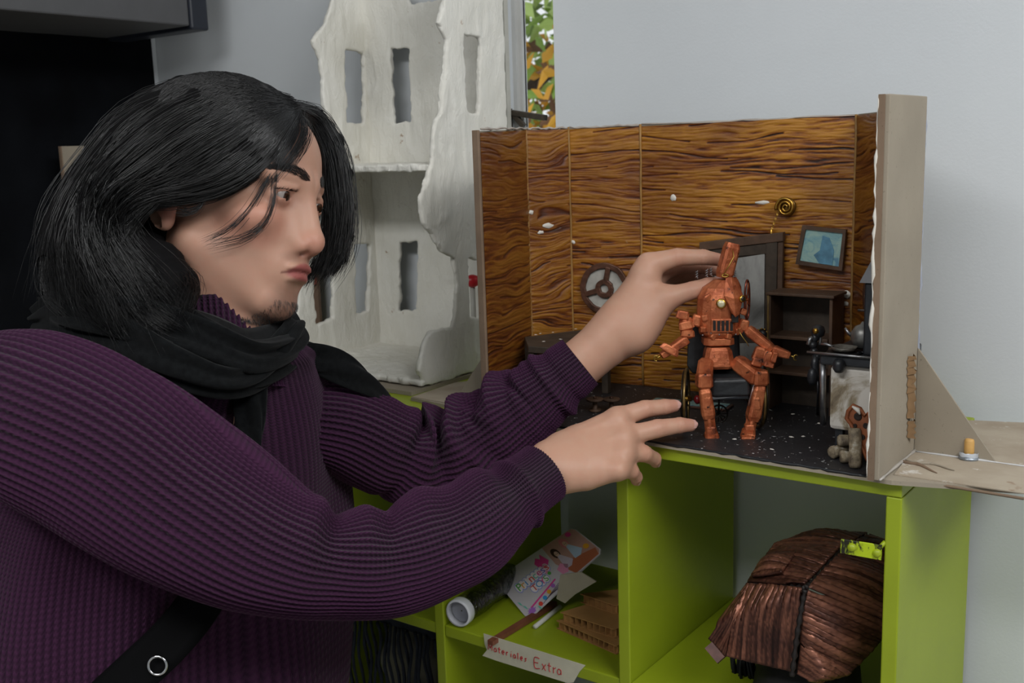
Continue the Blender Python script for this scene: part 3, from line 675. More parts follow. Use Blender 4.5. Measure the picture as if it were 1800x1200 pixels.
# ---- framed picture
pic = thing('framed_picture', 'small framed blue-green picture hung askew on the amber wall', 'picture', tuple(ony(1438, 470, YWALL)))
O = [(1410, 396), (1487, 404), (1480, 476), (1398, 464)]; I = [(1416, 403), (1481, 410), (1474, 469), (1405, 458)]
for k in range(4): L(pxslab(MB(), [O[k], O[(k + 1) % 4], I[(k + 1) % 4], I[k]], YWALL - .006, .006), 'frame_bar', aged2, pic)
pcm = NT('blue_print', .5); _v = pcm.coord()
_c = pcm.ramp(pcm.noise(_v, 60, 5, .6, 1.2), [(0.40, lin((170, 204, 194))), (0.58, lin((138, 184, 190))), (0.66, lin((98, 146, 172)))])
_ln = pcm.n('ShaderNodeTexWave', Scale=190.0, Distortion=2.0); _ln.bands_direction = 'Z'; pcm.l(_v, _ln.inputs['Vector'])
pcm.color(pcm.mix(pcm.math('MULTIPLY', _ln.outputs['Fac'], .22), _c, lin((96, 120, 110)))); 
L(pxslab(MB(), I, YWALL - .0035, .002), 'print', pcm.m, pic)
L(pxslab(MB(), [(1446, 414), (1458, 418), (1466, 440), (1463, 466), (1440, 463), (1430, 448), (1441, 440)], YWALL - .0042, .0005), 'painted_figure', plain('deep_blue', (96, 146, 172), .5, var=.3, scale=90), pic)
# ---- little bookcase, three open bays
yK = 1.236
bc = thing('miniature_bookcase', 'little empty dark bookcase of stacked bays between door and stove', 'bookcase', tuple(onz(1400, 735, ZD)))
bx = [ony(1346, 600, yK)[0], ony(1464, 600, yK)[0]]; bz0 = ZD; zt = ony(1350, 518, yK)[2]
cav = [(ony(1400, 520, yK)[2], ony(1400, 592, yK)[2]), (ony(1400, 600, yK)[2], ony(1400, 655, yK)[2]), (ony(1400, 668, yK)[2], ZD)]
L(MB().box(bx[0] + .002, bx[0] + .006, yK, 1.279, bz0, zt), 'side_panel', aged2, bc, None, .0006)
L(MB().box(bx[1] - .006, bx[1] - .002, yK + .002, 1.279, cav[1][1], zt), 'side_panel', aged2, bc, None, .0006)
L(MB().box(bx[1] - .004, bx[1] + .0, yK + .002, 1.279, bz0, cav[1][1]), 'side_panel', aged2, bc, None, .0006)
tb = MB().box(bx[0], bx[1] + .001, yK - .003, 1.280, zt, zt + .0035); L(tb, 'top_board', aged2, bc, None, .0008)
for z in (cav[0][1], cav[1][1]): L(MB().box(bx[0] + .0061, bx[1] - .0061, yK - .001, 1.279, z - .004, z), 'shelf_board', aged2, bc, None, .0006)
L(MB().box(bx[0] + .0061, bx[1] - .0061, 1.276, 1.2795, bz0, zt), 'back_board', aged, bc)
L(MB().tube([(bx[0] + .003, yK - .0005, bz0 + (zt - bz0) * k / 9) for k in range(10)], [.0012 + .0005 * (k % 2) for k in range(10)], 6), 'edge_wear', plain('yellow_wood', (116, 92, 46), .6, var=.3), bc)
# ---- side table
tbm = thing('miniature_table', 'dark wooden side table with white paint flecks near the left amber wall', 'table', (-.765, 1.21, ZD))
zt = ony(960, 590, 1.19)[2]
tp = [onz(922, 592, zt), onz(1038, 575, zt), onz(1075, 592, zt), onz(985, 612, zt), onz(928, 608, zt)]
tp = [(p[0], min(p[1], 1.255)) for p in tp]
L(MB().prism(tp, zt - .009, zt, lambda a, c, d: (a, c, d)), 'table_top', aged, tbm, None, .001)
for (px, py) in ((930, 618), (1062, 640), (1099, 690)):
    q = onz(px, 690 if px > 1000 else 676, ZD)
xs = [tp[0], tp[1], tp[2], tp[3]]
cx = sum(p[0] for p in tp) / 5; cy = sum(p[1] for p in tp) / 5
for p in (tp[0], tp[1], tp[2], tp[4]):
    x, y = p[0] + (cx - p[0]) * .12, p[1] + (cy - p[1]) * .12
    L(MB().box(x - .0048, x + .0048, y - .0045, y + .0045, ZD, zt - .0088), 'table_leg', aged, tbm, None, .0008)
rr = random.Random(5)
for k, (px, py) in enumerate(((942, 588), (950, 586), (972, 584), (1012, 578), (1027, 579), (985, 596), (956, 600))):
    q = onz(px, py, zt + .0005); b = MB(); a = [rr.uniform(.001, .0025) for _ in range(6)]
    b.add([(q[0] + a[i] * 1.3 * math.cos(i * 1.047), q[1] + a[i] * math.sin(i * 1.047), q[2]) for i in range(6)] + [(q[0], q[1], q[2] + .0007)], [(i, (i + 1) % 6, 6) for i in range(6)]); L(b, 'paint_fleck', chip, tbm)
# ---- two stools made of reels on the floor
for k, (px, py, lab) in enumerate(((1075, 712, 'small brown cog reel stool beside the purple sleeve, the one standing clear'), (1046, 712, 'small brown cog reel stool tucked behind the purple cuff'))):
    st = thing('reel_stool', lab, 'stool', tuple(onz(px, py + 10, ZD)), 0, 'reel stools on the stage floor')
    MB().lathe([(.008, 0), (.008, .002), (.003, .0025), (.0028, .013), (.0105, .0135), (.0115, .0155), (.0105, .0165)], 18).build('reel', aged2, st)
    MB().lathe([(.0025, .0164), (.0022, .0185), (.001, .019)], 10).build('knob', rust, st)
# ---- picture lying on the floor
fp = thing('fallen_picture', 'small framed picture lying flat on the black stage floor behind the fingers', 'picture', tuple(onz(1230, 712, ZD)))
y0_, y1_ = onz(1200, 720, ZD)[1], onz(1200, 702, ZD)[1]
cA, cB = onz(1150, 702, ZD), onz(1290, 714, ZD); wv = (cB - cA); wl_ = np.linalg.norm(wv[:2]); ang = math.atan2(wv[1], wv[0])
M = Matrix.Translation(Vector((cA[0], cA[1], ZD))) @ Matrix.Rotation(ang, 4, 'Z')
L(MB().box(0, wl_, -.03, 0, 0, .003, M), 'frame_board', rust, fp, None, .0006); L(MB().box(.004, wl_ - .004, -.027, -.003, .0031, .0038, M), 'print', pcm.m, fp)
# ---- stove / counter block
ov = NT('scorched_plaster', .6); _v = ov.coord('Object', (1, 1, .7))
ov.color(ov.ramp(ov.noise(_v, 24, 6, .6, 1.0), [(0.30, lin((70, 52, 36))), (0.42, lin((150, 136, 112))), (0.52, lin((212, 206, 196)))])); ov.bump(ov.noise(_v, 110, 5), .4, .001); ov = ov.m
yS = 1.090
sx0 = ony(1452, 700, yS)[0]; sx1 = -.3195; sz0 = ony(1470, 756, yS)[2]; sz1 = ony(1460, 640, yS)[2]
stove = thing('miniature_stove', 'scorched white miniature stove with black hob by the right side wall', 'stove', ((sx0 + sx1) / 2, yS + .05, ZD))
L(MB().box(sx0 + .003, sx1, yS, yS + .10, sz0, sz1), 'oven_body', ov, stove, None, .005)
L(MB().box(sx0 - .006, sx1, yS - .006, yS + .105, sz1, sz1 + .011), 'hob_plate', blackpl, stove, None, .002)
for x, y in ((sx0 + .012, yS + .012), (sx1 - .028, yS + .012), (sx0 + .012, yS + .088), (sx1 - .012, yS + .088)): L(MB().box(x - .004, x + .004, y - .004, y + .004, ZD, sz0 + .001), 'stove_leg', blackpl, stove)
L(MB().tube([(sx0 - .004, yS + .004 + .0, sz0 + .004), (sx0 - .003, yS - .002, sz0 + .05), (sx0 - .004, yS - .001, sz1)], .0035, 7), 'corner_post', steel, stove)
L(MB().tube([(sx0 - .018, yS - .010, sz1 + .013), (sx1 - .001, yS - .010, sz1 + .013)], .0014, 8), 'front_rail', steel, stove)
L(MB().tube([(sx0 + .012, yS + .06, sz1 + .050), (sx1 - .001, yS + .06, sz1 + .050)], .0013, 8), 'back_rail', steel, stove)
L(MB().lathe([(.004, 0), (.0065, .004), (.0065, .010), (.004, .014)], 12, euler_m((sx0 + .016, yS - .008, sz1 - .006))), 'knob_cluster', blackpl, stove)
L(MB().box(sx1 - .034, sx1 - .019, yS + .008, yS + .024, sz1 + .0111, sz1 + .088), 'stove_pipe', blackpl, stove, None, .002)
L(MB().add([(sx1 - .038, yS + .004, sz1 + .088), (sx1 - .015, yS + .004, sz1 + .088), (sx1 - .015, yS + .030, sz1 + .088), (sx1 - .038, yS + .030, sz1 + .088), (sx1 - .028, yS + .012, sz1 + .112), (sx1 - .024, yS + .012, sz1 + .112), (sx1 - .024, yS + .022, sz1 + .112), (sx1 - .028, yS + .022, sz1 + .112)], [(0, 1, 2, 3), (4, 5, 6, 7), (0, 1, 5, 4), (1, 2, 6, 5), (2, 3, 7, 6), (3, 0, 4, 7)]), 'hood', plain('sooty_tin', (96, 96, 98), .55, .5, var=.3), stove)
for (x, y) in (tuple(onz(1484, 617, sz1 + .0138)[:2]), tuple(onz(1516, 612, sz1 + .0138)[:2])): L(MB().lathe([(.017, 0), (.018, .002), (.012, .0025), (.012, .001)], 20, euler_m((x, y, sz1 + .0111))), 'burner', plain('burner_iron', (28, 29, 32), .4, .4), stove)
# pan and kettle standing on it
hz = sz1 + .0138; _p1 = onz(1484, 617, hz); _p2 = onz(1516, 612, hz)
pn = thing('iron_pan', 'crusty little iron pan lying on the stove hob', 'pan', tuple(_p1))
MB().lathe([(.004, 0), (.011, .0005), (.014, .005), (.0128, .0052), (.010, .002), (.002, .0015)], 18, None, False).rough(.0006, 2).build('bowl', plain('crusty_iron', (112, 108, 100), .45, .6, var=.4, scale=140, bump=.7), pn)
MB().tube([(-.012, 0, .004), (-.020, .002, .0055), (-.026, .003, .005)], .0016, 6).build('handle', steel, pn)
kt = thing('round_kettle', 'round silver kettle standing at the back of the stove', 'kettle', tuple(_p2))
MB().lathe([(.004, 0), (.009, .002), (.0125, .010), (.0118, .018), (.008, .024), (.003, .026), (.0012, .029)], 20).build('body', plain('dull_silver', (128, 126, 122), .4, .7, var=.3, scale=80), kt)
MB().tube([(-.010, 0, .012), (-.016, -.001, .017), (-.019, -.001, .021)], [.0025, .002, .0013], 7).build('spout', steel, kt)
# ---- black articulated arm standing by the stove
t0 = 1.20
aa = thing('articulated_arm', 'black jointed metal arm lamp clamped at the stove corner', 'lamp', tuple(onz(1432, 735, ZD)))
qa = lambda px, py, t=1.205: at(px, py, t)
ch = [qa(1437, 585), qa(1430, 600), qa(1429, 612), qa(1433, 622), qa(1440, 630)]
for k in range(4): L(MB().tube([ch[k], (ch[k] + ch[k + 1]) / 2, ch[k + 1]], [.0034, .005, .0034], 8), 'chain_segment', blackpl, aa)
L(MB().lathe([(.002, -.007), (.007, -.004), (.008, .001), (.0065, .006), (.002, .008)], 16, euler_m(qa(1438, 583))), 'lamp_head', blackpl, aa)
L(MB().lathe([(.0035, 0), (.0035, .003), (.001, .004)], 12, euler_m(qa(1438, 580) + np.array([0, -.006, 0]), (PI / 2, 0, 0))), 'bulb', brass, aa)
L(MB().tube([qa(1432, 592), qa(1424, 596), qa(1421, 606)], .003, 7), 'bracket', steel, aa); L(MB().tube([qa(1436, 592), qa(1443, 594), qa(1441, 606)], .002, 7), 'bracket', steel, aa)
L(MB().tube([qa(1441, 629), qa(1447, 632), qa(1460, 633, 1.19)], .0024, 7), 'clamp_pin', steel, aa)
L(MB().tube([qa(1434, 622), qa(1432, 640), qa(1436, 668)], [.004, .005, .003], 8), 'lower_arm', blackpl, aa)
L(MB().lathe([(.003, -.009), (.0055, -.005), (.006, .002), (.0045, .008), (.002, .010)], 12, euler_m(qa(1428, 662))), 'weight', blackpl, aa)
L(MB().tube([qa(1437, 666), qa(1438, 690), onz(1437, 727, ZD + .001)], [.0016, .0012, .0018], 6), 'stand_rod', blackpl, aa)
# ---- logs by the stove, rust-brown mask plank leaning on them
birch = NT('birch_bark', .7); _v = birch.coord('Object', (1, 1, 1)); birch.color(birch.ramp(birch.noise(_v, 75, 5, .7), [(0.35, lin((84, 72, 58))), (0.55, lin((142, 128, 104))), (0.72, lin((200, 196, 186)))])); birch.bump(birch.noise(_v, 200, 4), .5, .001); birch = birch.m
logs = [((1459, 788), (1466, 810), .0068, 'stubby birch log lying end-on at the front left of the log pile'), ((1474, 775), (1490, 790), .0064, 'birch log lying on top of the log pile'), ((1482, 803), (1506, 806), .0066, 'birch log at the bottom of the log pile facing front'), ((1500, 765), (1507, 818), .0066, 'birch log standing upright beside the log pile')]
lp = []

for k, (a, c, r, lab) in enumerate(logs):
    ex_ = np.array([.805, .593, 0.]) * .026
    if k == 0: p0 = onz(1461, 806, ZD) + [0, 0, r]; p1 = p0 + ex_ * [.4, 1.2, 1]
    elif k == 2: p0 = onz(1477, 814, ZD) + [0, 0, r]; p1 = p0 + ex_ * .75
    elif k == 1: p0 = onz(1470, 806, ZD) + [0, .004, r * 2.9]; p1 = p0 + ex_ * .95
    else: p0 = onz(1503, 822, ZD); p1 = p0 + np.array([-.003, .006, .040])
    d = Vector(p1 - p0); lg = tag(MB().tube([p0 + np.array(d) * f for f in (0, .08, .4, .7, .95, 1)], [r * .8, r * 1.02, r * .93, r, r * 1.0, r * .8], 11).rough(.0006, k).build('birch_log', birch), lab, 'log', 'birch logs on the stage')
mk = thing('rusty_mask', 'rust-brown holed wooden mask leaning on the side wall edge', 'mask', tuple(onz(1530, 825, ZD)))
mo = [(1491, 722), (1500, 712), (1512, 718), (1520, 730), (1526, 724), (1530, 738), (1533, 770), (1535, 800), (1531, 822), (1524, 806), (1515, 785), (1503, 765), (1496, 745), (1488, 735)]
mrust = plain('mask_rust', (142, 80, 46), .5, .15, var=.3, scale=60, bump=.5)
ym = onz(1530, 822, ZD)[1]
L(pxslab(MB(), mo, ym, .004), 'mask_plate', mrust, mk, None, .0015)
L(MB().tube([ony(px, py, ym - .0005) for px, py in mo] , .0022, 6, True), 'rim', mrust, mk)
for k, (px, py, r) in enumerate(((1508, 732, .0042), (1522, 748, .003), (1516, 768, .0028), (1526, 785, .0024), (1503, 748, .0022))):
    L(MB().lathe([(r, 0), (r * .9, .0012), (r * .5, .0004)], 12, euler_m(ony(px, py, ym - .0005), (PI / 2, 0, 0))), 'hole_rim', plain('burnt_hole', (34, 22, 16), .8), mk)  # dark discs mark the holes, the plate itself is not pierced
L(MB().tube([ony(1498, 714, ym - .003), ony(1508, 720, ym - .003), ony(1512, 728, ym - .003)], [.001, .0026, .001], 6), 'paint_drip', chip, mk)
# ================================================================ ROBOT IN ITS WHEELCHAIR
cp = NT('copper_paint', .27, .5); _v = cp.coord()
_c = cp.ramp(cp.noise(_v, 45, 6, .6), [(0.29, lin((64, 30, 22))), (0.43, lin((166, 86, 52))), (0.70, lin((212, 126, 82)))])
_d = cp.ramp(cp.noise(_v, 120, 4, .7), [(0.61, (0, 0, 0)), (0.69, (1, 1, 1))]); cp.color(cp.mix(_d, _c, lin((40, 26, 22)))); cp.bump(cp.math('ADD', cp.noise(_v, 190, 6, .7), cp.math('MULTIPLY', cp.noise(_v, 70, 3), .5)), .7, .0014); copper = cp.m
darkm = plain('slot_black', (18, 14, 12), .7); goldw = plain('gold_wire', (190, 160, 80), .3, 1.0); red = plain('red_bead', (120, 20, 26), .3)
B0 = onz(1268, 752, ZD); S = float((B0 - CAMP) @ FWD) / F / math.cos(PITCH * .5)
def q3(px, py, d=0.0): return Vector(((px - 1268) * S, d, (752 - py) * S / math.cos(PITCH)))
def chunk(b, c, sx, sy, sz, rot=(0, 0, 0), ch=.25, tx=1.0, seed=0):
    """faceted carved block: box with cut corners, top scaled by tx"""
    M = euler_m(c, rot); k = 1 - ch; r = random.Random(seed); vs = []
    for z, s in ((-1, .82), (-.72, 1), (.72, tx), (1, tx * .82)):
        for x, y in ((k, -1), (1, -k), (1, k), (k, 1), (-k, 1), (-1, k), (-1, -k), (-k, -1)):
            vs.append(M @ Vector((x * s * sx / 2 * r.uniform(.95, 1.05), y * s * sy / 2 * r.uniform(.95, 1.05), z * sz / 2)))
    fs = [tuple(reversed(range(8))), tuple(range(24, 32))] + [(8 * j + i, 8 * j + (i + 1) % 8, 8 * j + 8 + (i + 1) % 8, 8 * j + 8 + i) for j in range(3) for i in range(8)]
    return b.add(vs, fs)
def seg(b, a, c, w, d, seed=0, tx=.9):
    a, c = Vector(a), Vector(c); v = c - a; q = v.to_track_quat('Z', 'Y'); M = q.to_euler(); return chunk(b, (a + c) / 2, w, d, v.length, M, .3, tx, seed)
rob = thing('copper_robot', 'copper painted robot figure with grille mouth and block hat seated in wheelchair', 'robot figure', tuple(B0), YAW - .05)
# body shell, faceted egg
def ring_loft(b, rings):
    """rings: (cx, cy_depth, z, rx, ry)"""
    n = 14; vs = []
    for (cx, cy, z, rx, ry) in rings:
        for i in range(n): a = 2 * PI * (i + .5) / n; vs.append((cx + rx * math.cos(a), cy + ry * math.sin(a), z))
    return b.add(vs, [tuple(reversed(range(n))), tuple(range((len(rings) - 1) * n, len(rings) * n))] + [(j * n + i, j * n + (i + 1) % n, j * n + n + (i + 1) % n, j * n + n + i) for j in range(len(rings) - 1) for i in range(n)])
zz = lambda py: q3(0, py).z
X = lambda px: (px - 1268) * S
body = ring_loft(MB(), [(X(1263), 0, zz(591), 26 * S, 22 * S), (X(1262), 0, zz(585), 34 * S, 27 * S), (X(1262), 0, zz(565), 37 * S, 29 * S), (X(1262), 0, zz(545), 37 * S, 30 * S), (X(1264), 0, zz(525), 38 * S, 30 * S), (X(1268), 0, zz(507), 33 * S, 26 * S), (X(1275), 0, zz(494), 20 * S, 16 * S)]).build('body_shell', copper, rob, .0008)
yf_ = -30 * S
MB().add([(X(1272), yf_ * .55, zz(489)), (X(1290), yf_ * .55, zz(489)), (X(1300), yf_ * .9, zz(520)), (X(1292), yf_ * 1.25, zz(548)), (X(1285), yf_ * 1.4, zz(553)), (X(1279), yf_ * 1.22, zz(546)), (X(1268), yf_ * 1.0, zz(518)), (X(1283), yf_ * 1.28, zz(522)), (X(1281), yf_ * .8, zz(489)), (X(1285), 0, zz(520))],
         [(0, 8, 7, 6), (8, 1, 2, 7), (6, 7, 4, 5), (7, 2, 3, 4), (0, 6, 9), (1, 9, 2), (6, 5, 9), (5, 4, 9), (4, 3, 9), (3, 2, 9), (0, 9, 1, 8)]).build('face_ridge', copper, body)
MB().box(X(1280), X(1291), yf_ * 1.18, yf_ * .8, zz(563), zz(550)).build('nose_slot', darkm, body, .0006)
for px, py, r, m, ring in ((1263, 531, 8.5, plain('ivory_disc', (200, 190, 158), .35, .3, var=.15), brass), (1296, 524, 6.0, plain('dark_lens', (40, 34, 22), .25), brass)):
    c = Vector((X(px), yf_ * (1.03 if px < 1280 else .93), zz(py))); M = euler_m(c, (PI / 2 - .1, 0, -.25 if px < 1280 else .35))
    e = MB().lathe([(r * S * .85, -.003), (r * S, .002), (r * S * 1.02, .004), (r * S * .8, .005)], 18, M).build('eye_ring', ring, body); MB().lathe([(r * S * .8, .0045), (r * S * .6, .0056), (.0005, .0058)], 18, M).build('eye_disc', m, e)
gr = MB().box(X(1246), X(1284), yf_ * 1.0, yf_ * .6, zz(580), zz(557)).build('mouth_plate', copper, body, .001)
for k in range(5): MB().box(X(1249 + k * 7.2), X(1253.5 + k * 7.2), yf_ * 1.04, yf_ * .7, zz(577 - (k == 0) * 1), zz(560 + (k == 4) * 2)).build('mouth_slot', darkm, gr)
for k, (px, py, s) in enumerate(((1233, 575, 7), (1242, 522, 9), (1302, 548, 8), (1236, 556, 8), (1250, 588, 7), (1276, 588, 7), (1294, 580, 9))): chunk(MB(), (X(px), -22 * S if px < 1290 else -16 * S, zz(py)), s * S * 1.4, 8 * S, s * S * 1.3, (.2, k, .3), .3, .9, k).build('armour_lump', copper, body)
for k in range(5): MB().lathe([(.0005, -.0005), (.0011, 0), (.0005, .0008)], 8, euler_m((X(1232 + k * 14), -27 * S, zz(584 - (k % 2) * 3)), (PI / 2, 0, 0))).build('rivet', steel, body)
# hat block and top springs
hat = seg(MB(), q3(1270, 492, -4 * S), q3(1286, 434, 0), 23 * S, 26 * S, 3, 1.0).build('hat_block', copper, rob, .0006)
MB().tube([q3(1268, 485, -18 * S), q3(1277, 470, -18 * S), q3(1286, 455, -15 * S), q3(1284, 445, -13 * S)], .0005, 5).build('wire', goldw, hat)
MB().tube([q3(1271, 486, -16 * S) + Vector((.0035 * math.cos(a), .0012 * math.sin(a) - .001, .0015 * math.sin(a))) for a in np.linspace(0, 2 * PI, 14, False)], .0007, 5, True).build('wire_loop', goldw, hat)
for px, py in ((1226, 492), (1243, 490), (1250, 488), (1290, 494)):
    MB().tube([q3(px + 2.2 * math.cos(k * 1.3), py - k * .85, 5 * S + 2.2 * S * math.sin(k * 1.3)) for k in range(16)], .0006, 5).build('spring', steel, rob)
# valve wheel on the side of the head
vw = MB().tube([q3(1311 + 5.5 * math.cos(a), 530 + 33 * math.sin(a), 9 * S * math.cos(a)) for a in np.linspace(0, 2 * PI, 32, False)], 1.9 * S, 8, True).build('valve_wheel', plain('valve_copper', (120, 62, 48), .3, .8, var=.3), rob)
for k in range(4):
    a = k * PI / 2 + .4; MB().tube([q3(1311, 530, 0), q3(1311 + 5 * math.cos(a), 530 + 31 * math.sin(a), 8 * S * math.cos(a))], 1.3 * S, 6).build('wheel_spoke', copper, vw)
MB().tube([q3(1298, 528, 0), q3(1313, 530, 0)], 3 * S, 8).build('axle', copper, vw)
# neck segment, belly, pelvis
chunk(MB(), q3(1261, 598, 0), 52 * S, 44 * S, 15 * S, (0, 0, 0), .3, 1.0, 4).build('waist_segment', copper, rob, .0006)
chunk(MB(), q3(1261, 626, -3 * S), 56 * S, 46 * S, 38 * S, (0, 0, 0), .35, .8, 5).build('belly_block', copper, rob, .0006)
# legs
for nm, pts in (('leg', [(1240, 632, -12), (1232, 660, -46), (1240, 722, -46), (1243, 742, -50), (1244, 762, -66)]), ('leg', [(1290, 632, -12), (1326, 658, -44), (1313, 728, -46), (1308, 740, -50), (1302, 754, -68)])):
    P_ = [q3(x, y, d * S) for x, y, d in pts]
    th = seg(MB(), P_[0], P_[1], 26 * S, 26 * S, 7, 1.05).build('thigh', copper, rob, .0006)
    chunk(MB(), P_[1] + Vector((0, 0, .002)), 27 * S, 24 * S, 26 * S, (0, 0, .2), .3, .95, 8).build('knee_block', copper, th, .0006)
    sh = seg(MB(), P_[1] + Vector((0, 0, -10 * S)), P_[2], 22 * S, 21 * S, 9, 1.1).build('shin', copper, rob, .0006)
    chunk(MB(), (P_[1] * .45 + P_[2] * .55) + Vector((0, -9 * S, 0)), 14 * S, 8 * S, 22 * S, (0, 0, 0), .3, .8, 2).build('shin_plate', copper, sh)
    MB().tube([P_[1] + Vector((-8 * S, -2 * S, 0)), (P_[1] + P_[2]) / 2 + Vector((-11 * S, 0, 0)), P_[2] + Vector((-8 * S, 0, 4 * S))], .0005, 5).build('tendon_wire', steel, sh)
    seg(MB(), P_[2] + Vector((0, 0, 6 * S)), P_[3] + Vector((0, 0, -6 * S)), 16 * S, 15 * S, 10, 1.0).build('ankle_joint', copper, rob, .0006)
    chunk(MB(), P_[3], 19 * S, 18 * S, 16 * S, (0, 0, 0), .3, .9, 11).build('ankle', copper, rob, .0006)
    f = seg(MB(), P_[3] + Vector((0, 4 * S, -4 * S)), P_[4], 23 * S, 15 * S, 12, 1.1).build('foot', copper, rob, .0006)
    chunk(MB(), P_[4] + Vector((0, 0, .001)), 24 * S, 17 * S, 13 * S, (.35, 0, 0), .25, .95, 13).build('toe_cap', copper, f, .0006)
# arms
arms = (((1224, 562, -6), (1205, 572, -10), (1207, 592, -14), (1162, 618, -26), (1153, 622, -26)), ((1304, 572, -6), (1318, 586, -10), (1350, 612, -26), (1378, 621, -34), (1387, 624, -36)))
for k, pts in enumerate(arms):
    P_ = [q3(x, y, d * S) for x, y, d in pts]
    sh = chunk(MB(), P_[0], 18 * S, 18 * S, 20 * S, (0, .3, 0), .3, .9, 20 + k).build('shoulder', copper, rob, .0006)
    ua = seg(MB(), P_[1] + (Vector((0, 0, 16 * S)) if k == 0 else Vector((-8 * S, 0, 8 * S))), P_[2], 20 * S, 18 * S, 21, .9).build('upper_arm', copper, rob, .0006)
    fa = seg(MB(), P_[2], P_[3], 19 * S, 17 * S, 22, .75).build('forearm', copper, rob, .0006)
    if k == 0:
        chunk(MB(), q3(1200, 551, -14 * S), 22 * S, 16 * S, 14 * S, (0, .2, 0), .3, .9, 31).build('upper_block', copper, ua); chunk(MB(), q3(1205, 568, -16 * S), 26 * S, 18 * S, 14 * S, (0, -.2, 0), .3, .9, 32).build('upper_block', copper, ua); chunk(MB(), q3(1208, 582, -16 * S), 24 * S, 16 * S, 12 * S, (0, .1, 0), .3, .9, 33).build('upper_block', copper, ua)
        chunk(MB(), q3(1176, 606, -32 * S), 36 * S, 12 * S, 12 * S, (0, .55, 0), .3, .8, 34).build('finger_block', copper, fa)
    else:
        for j, (px, py, w, h) in enumerate(((1326, 617, 20, 24), (1338, 624, 16, 26), (1322, 630, 18, 14), (1342, 634, 18, 10), (1350, 622, 10, 18))): chunk(MB(), q3(px, py, (-34 - j) * S), w * S, 14 * S, h * S, (0, .3, 0), .3, .9, 40 + j).build('knuckle_block', copper, fa)
    MB().tube([P_[4] + Vector((3.6 * S * math.cos(a), 0, 4.6 * S * math.sin(a))) for a in np.linspace(.6, 5.2, 12)], .0007, 5).build('hook', goldw, fa); MB().tube([P_[3], P_[4]], .001, 6).build('hook_pin', goldw, fa)
MB().tube([q3(1292, 575, -24 * S), q3(1297, 586, -30 * S), q3(1306, 598, -30 * S), q3(1309, 604, -30 * S)], .0005, 5).build('wire', goldw, rob)
# ---------------- wheelchair
wc = thing('toy_wheelchair', 'black toy wheelchair with thin spoked wheels carrying the copper robot', 'wheelchair', tuple(B0), YAW - .05)
cush = plain('black_leather', (38, 40, 42), .4, var=.4, scale=60, bump=.7, bscale=150)
chunk(MB(), q3(1278, 672, -8 * S), 74 * S, 64 * S, 34 * S, (.05, 0, 0), .2, .95, 50).build('seat_cushion', cush, wc, .002)
chunk(MB(), q3(1278, 690, -4 * S), 66 * S, 60 * S, 8 * S, (0, 0, 0), .1, 1, 51).build('seat_frame', blackpl, wc)
chunk(MB(), q3(1259, 612, 31 * S), 92 * S, 12 * S, 100 * S, (-.04, 0, 0), .2, .96, 52).build('backrest', cush, wc, .002)
wheel_m = plain('wheel_iron', (44, 40, 34), .35, .6, var=.4, scale=90); rim_m = plain('wheel_brass_rim', (122, 100, 60), .35, .8, var=.4, scale=90)
R0 = 54 * S
for px, nm in ((1207, 0), (1330, 1)):
    c = q3(px, 0, 0); c.z = R0 + .0004; c.y = -2 * S; tl = .2 if nm == 0 else -.08
    rp = lambda r, a: c + Vector((r * math.cos(a) * tl, r * math.cos(a), r * math.sin(a)))
    wh = MB().tube([rp(R0 - .0018, a) for a in np.linspace(0, 2 * PI, 48, False)], .0018, 8, True).build('wheel', rim_m, wc)
    MB().tube([rp(R0 * .9, a) + Vector((.003 if nm else -.003, 0, 0)) for a in np.linspace(0, 2 * PI, 40, False)], .0009, 6, True).build('hand_rim', wheel_m, wh)
    for k in range(12): a = 2 * PI * k / 12; MB().tube([rp(.003, a), rp(R0 - .002, a)], .0006, 5).build('spoke', wheel_m, wh)
    MB().tube([c + Vector((-.006, 0, 0)), c + Vector((.006, 0, 0))], .0034, 10).build('hub', brass, wh)
ax_ = MB().tube([q3(1207, 0, -2 * S) + Vector((0, 0, R0)), q3(1330, 0, -2 * S) + Vector((0, 0, R0))], .0012, 6).build('axle', wheel_m, wc)
for px, d in ((1244, -26), (1312, -26), (1244, 26), (1312, 26)): MB().tube([q3(px, 690, d * S), q3(px, 705, d * S)], .0013, 6).build('frame_rod', wheel_m, wc)
for px in (1244, 1312): MB().tube([q3(px, 704, -26 * S), q3(px, 704, 26 * S)], .0013, 6).build('frame_rod', wheel_m, wc)
for px in (1218, 1312): MB().lathe([(.002, -.005), (.0042, -.002), (.0042, .002), (.002, .005)], 10, euler_m(q3(px + 6, 696, -20 * S))).build('red_bead', red, wc)
cw = q3(1268, 0, 34 * S); cw.z = 16 * S + .0004
cwo = MB().tube([cw + Vector((16 * S * math.cos(a), 3 * S * math.cos(a), 16 * S * math.sin(a))) for a in np.linspace(0, 2 * PI, 28, False)], .0012, 6, True).build('rear_caster', wheel_m, wc)
for k in range(12): a = 2 * PI * k / 12; MB().tube([cw, cw + Vector((15 * S * math.cos(a), 3 * S * math.cos(a), 15 * S * math.sin(a)))], .0006, 5).build('spoke', wheel_m, cwo)
MB().tube([cw, cw + Vector((0, -8 * S, 34 * S))], .0012, 6).build('caster_fork', wheel_m, wc)
# ================================================================ THE PERSON
def hexp(px, py, t): return at(px, py, t)
PXM = lambda t: t / F                                    # metres per pixel at depth t
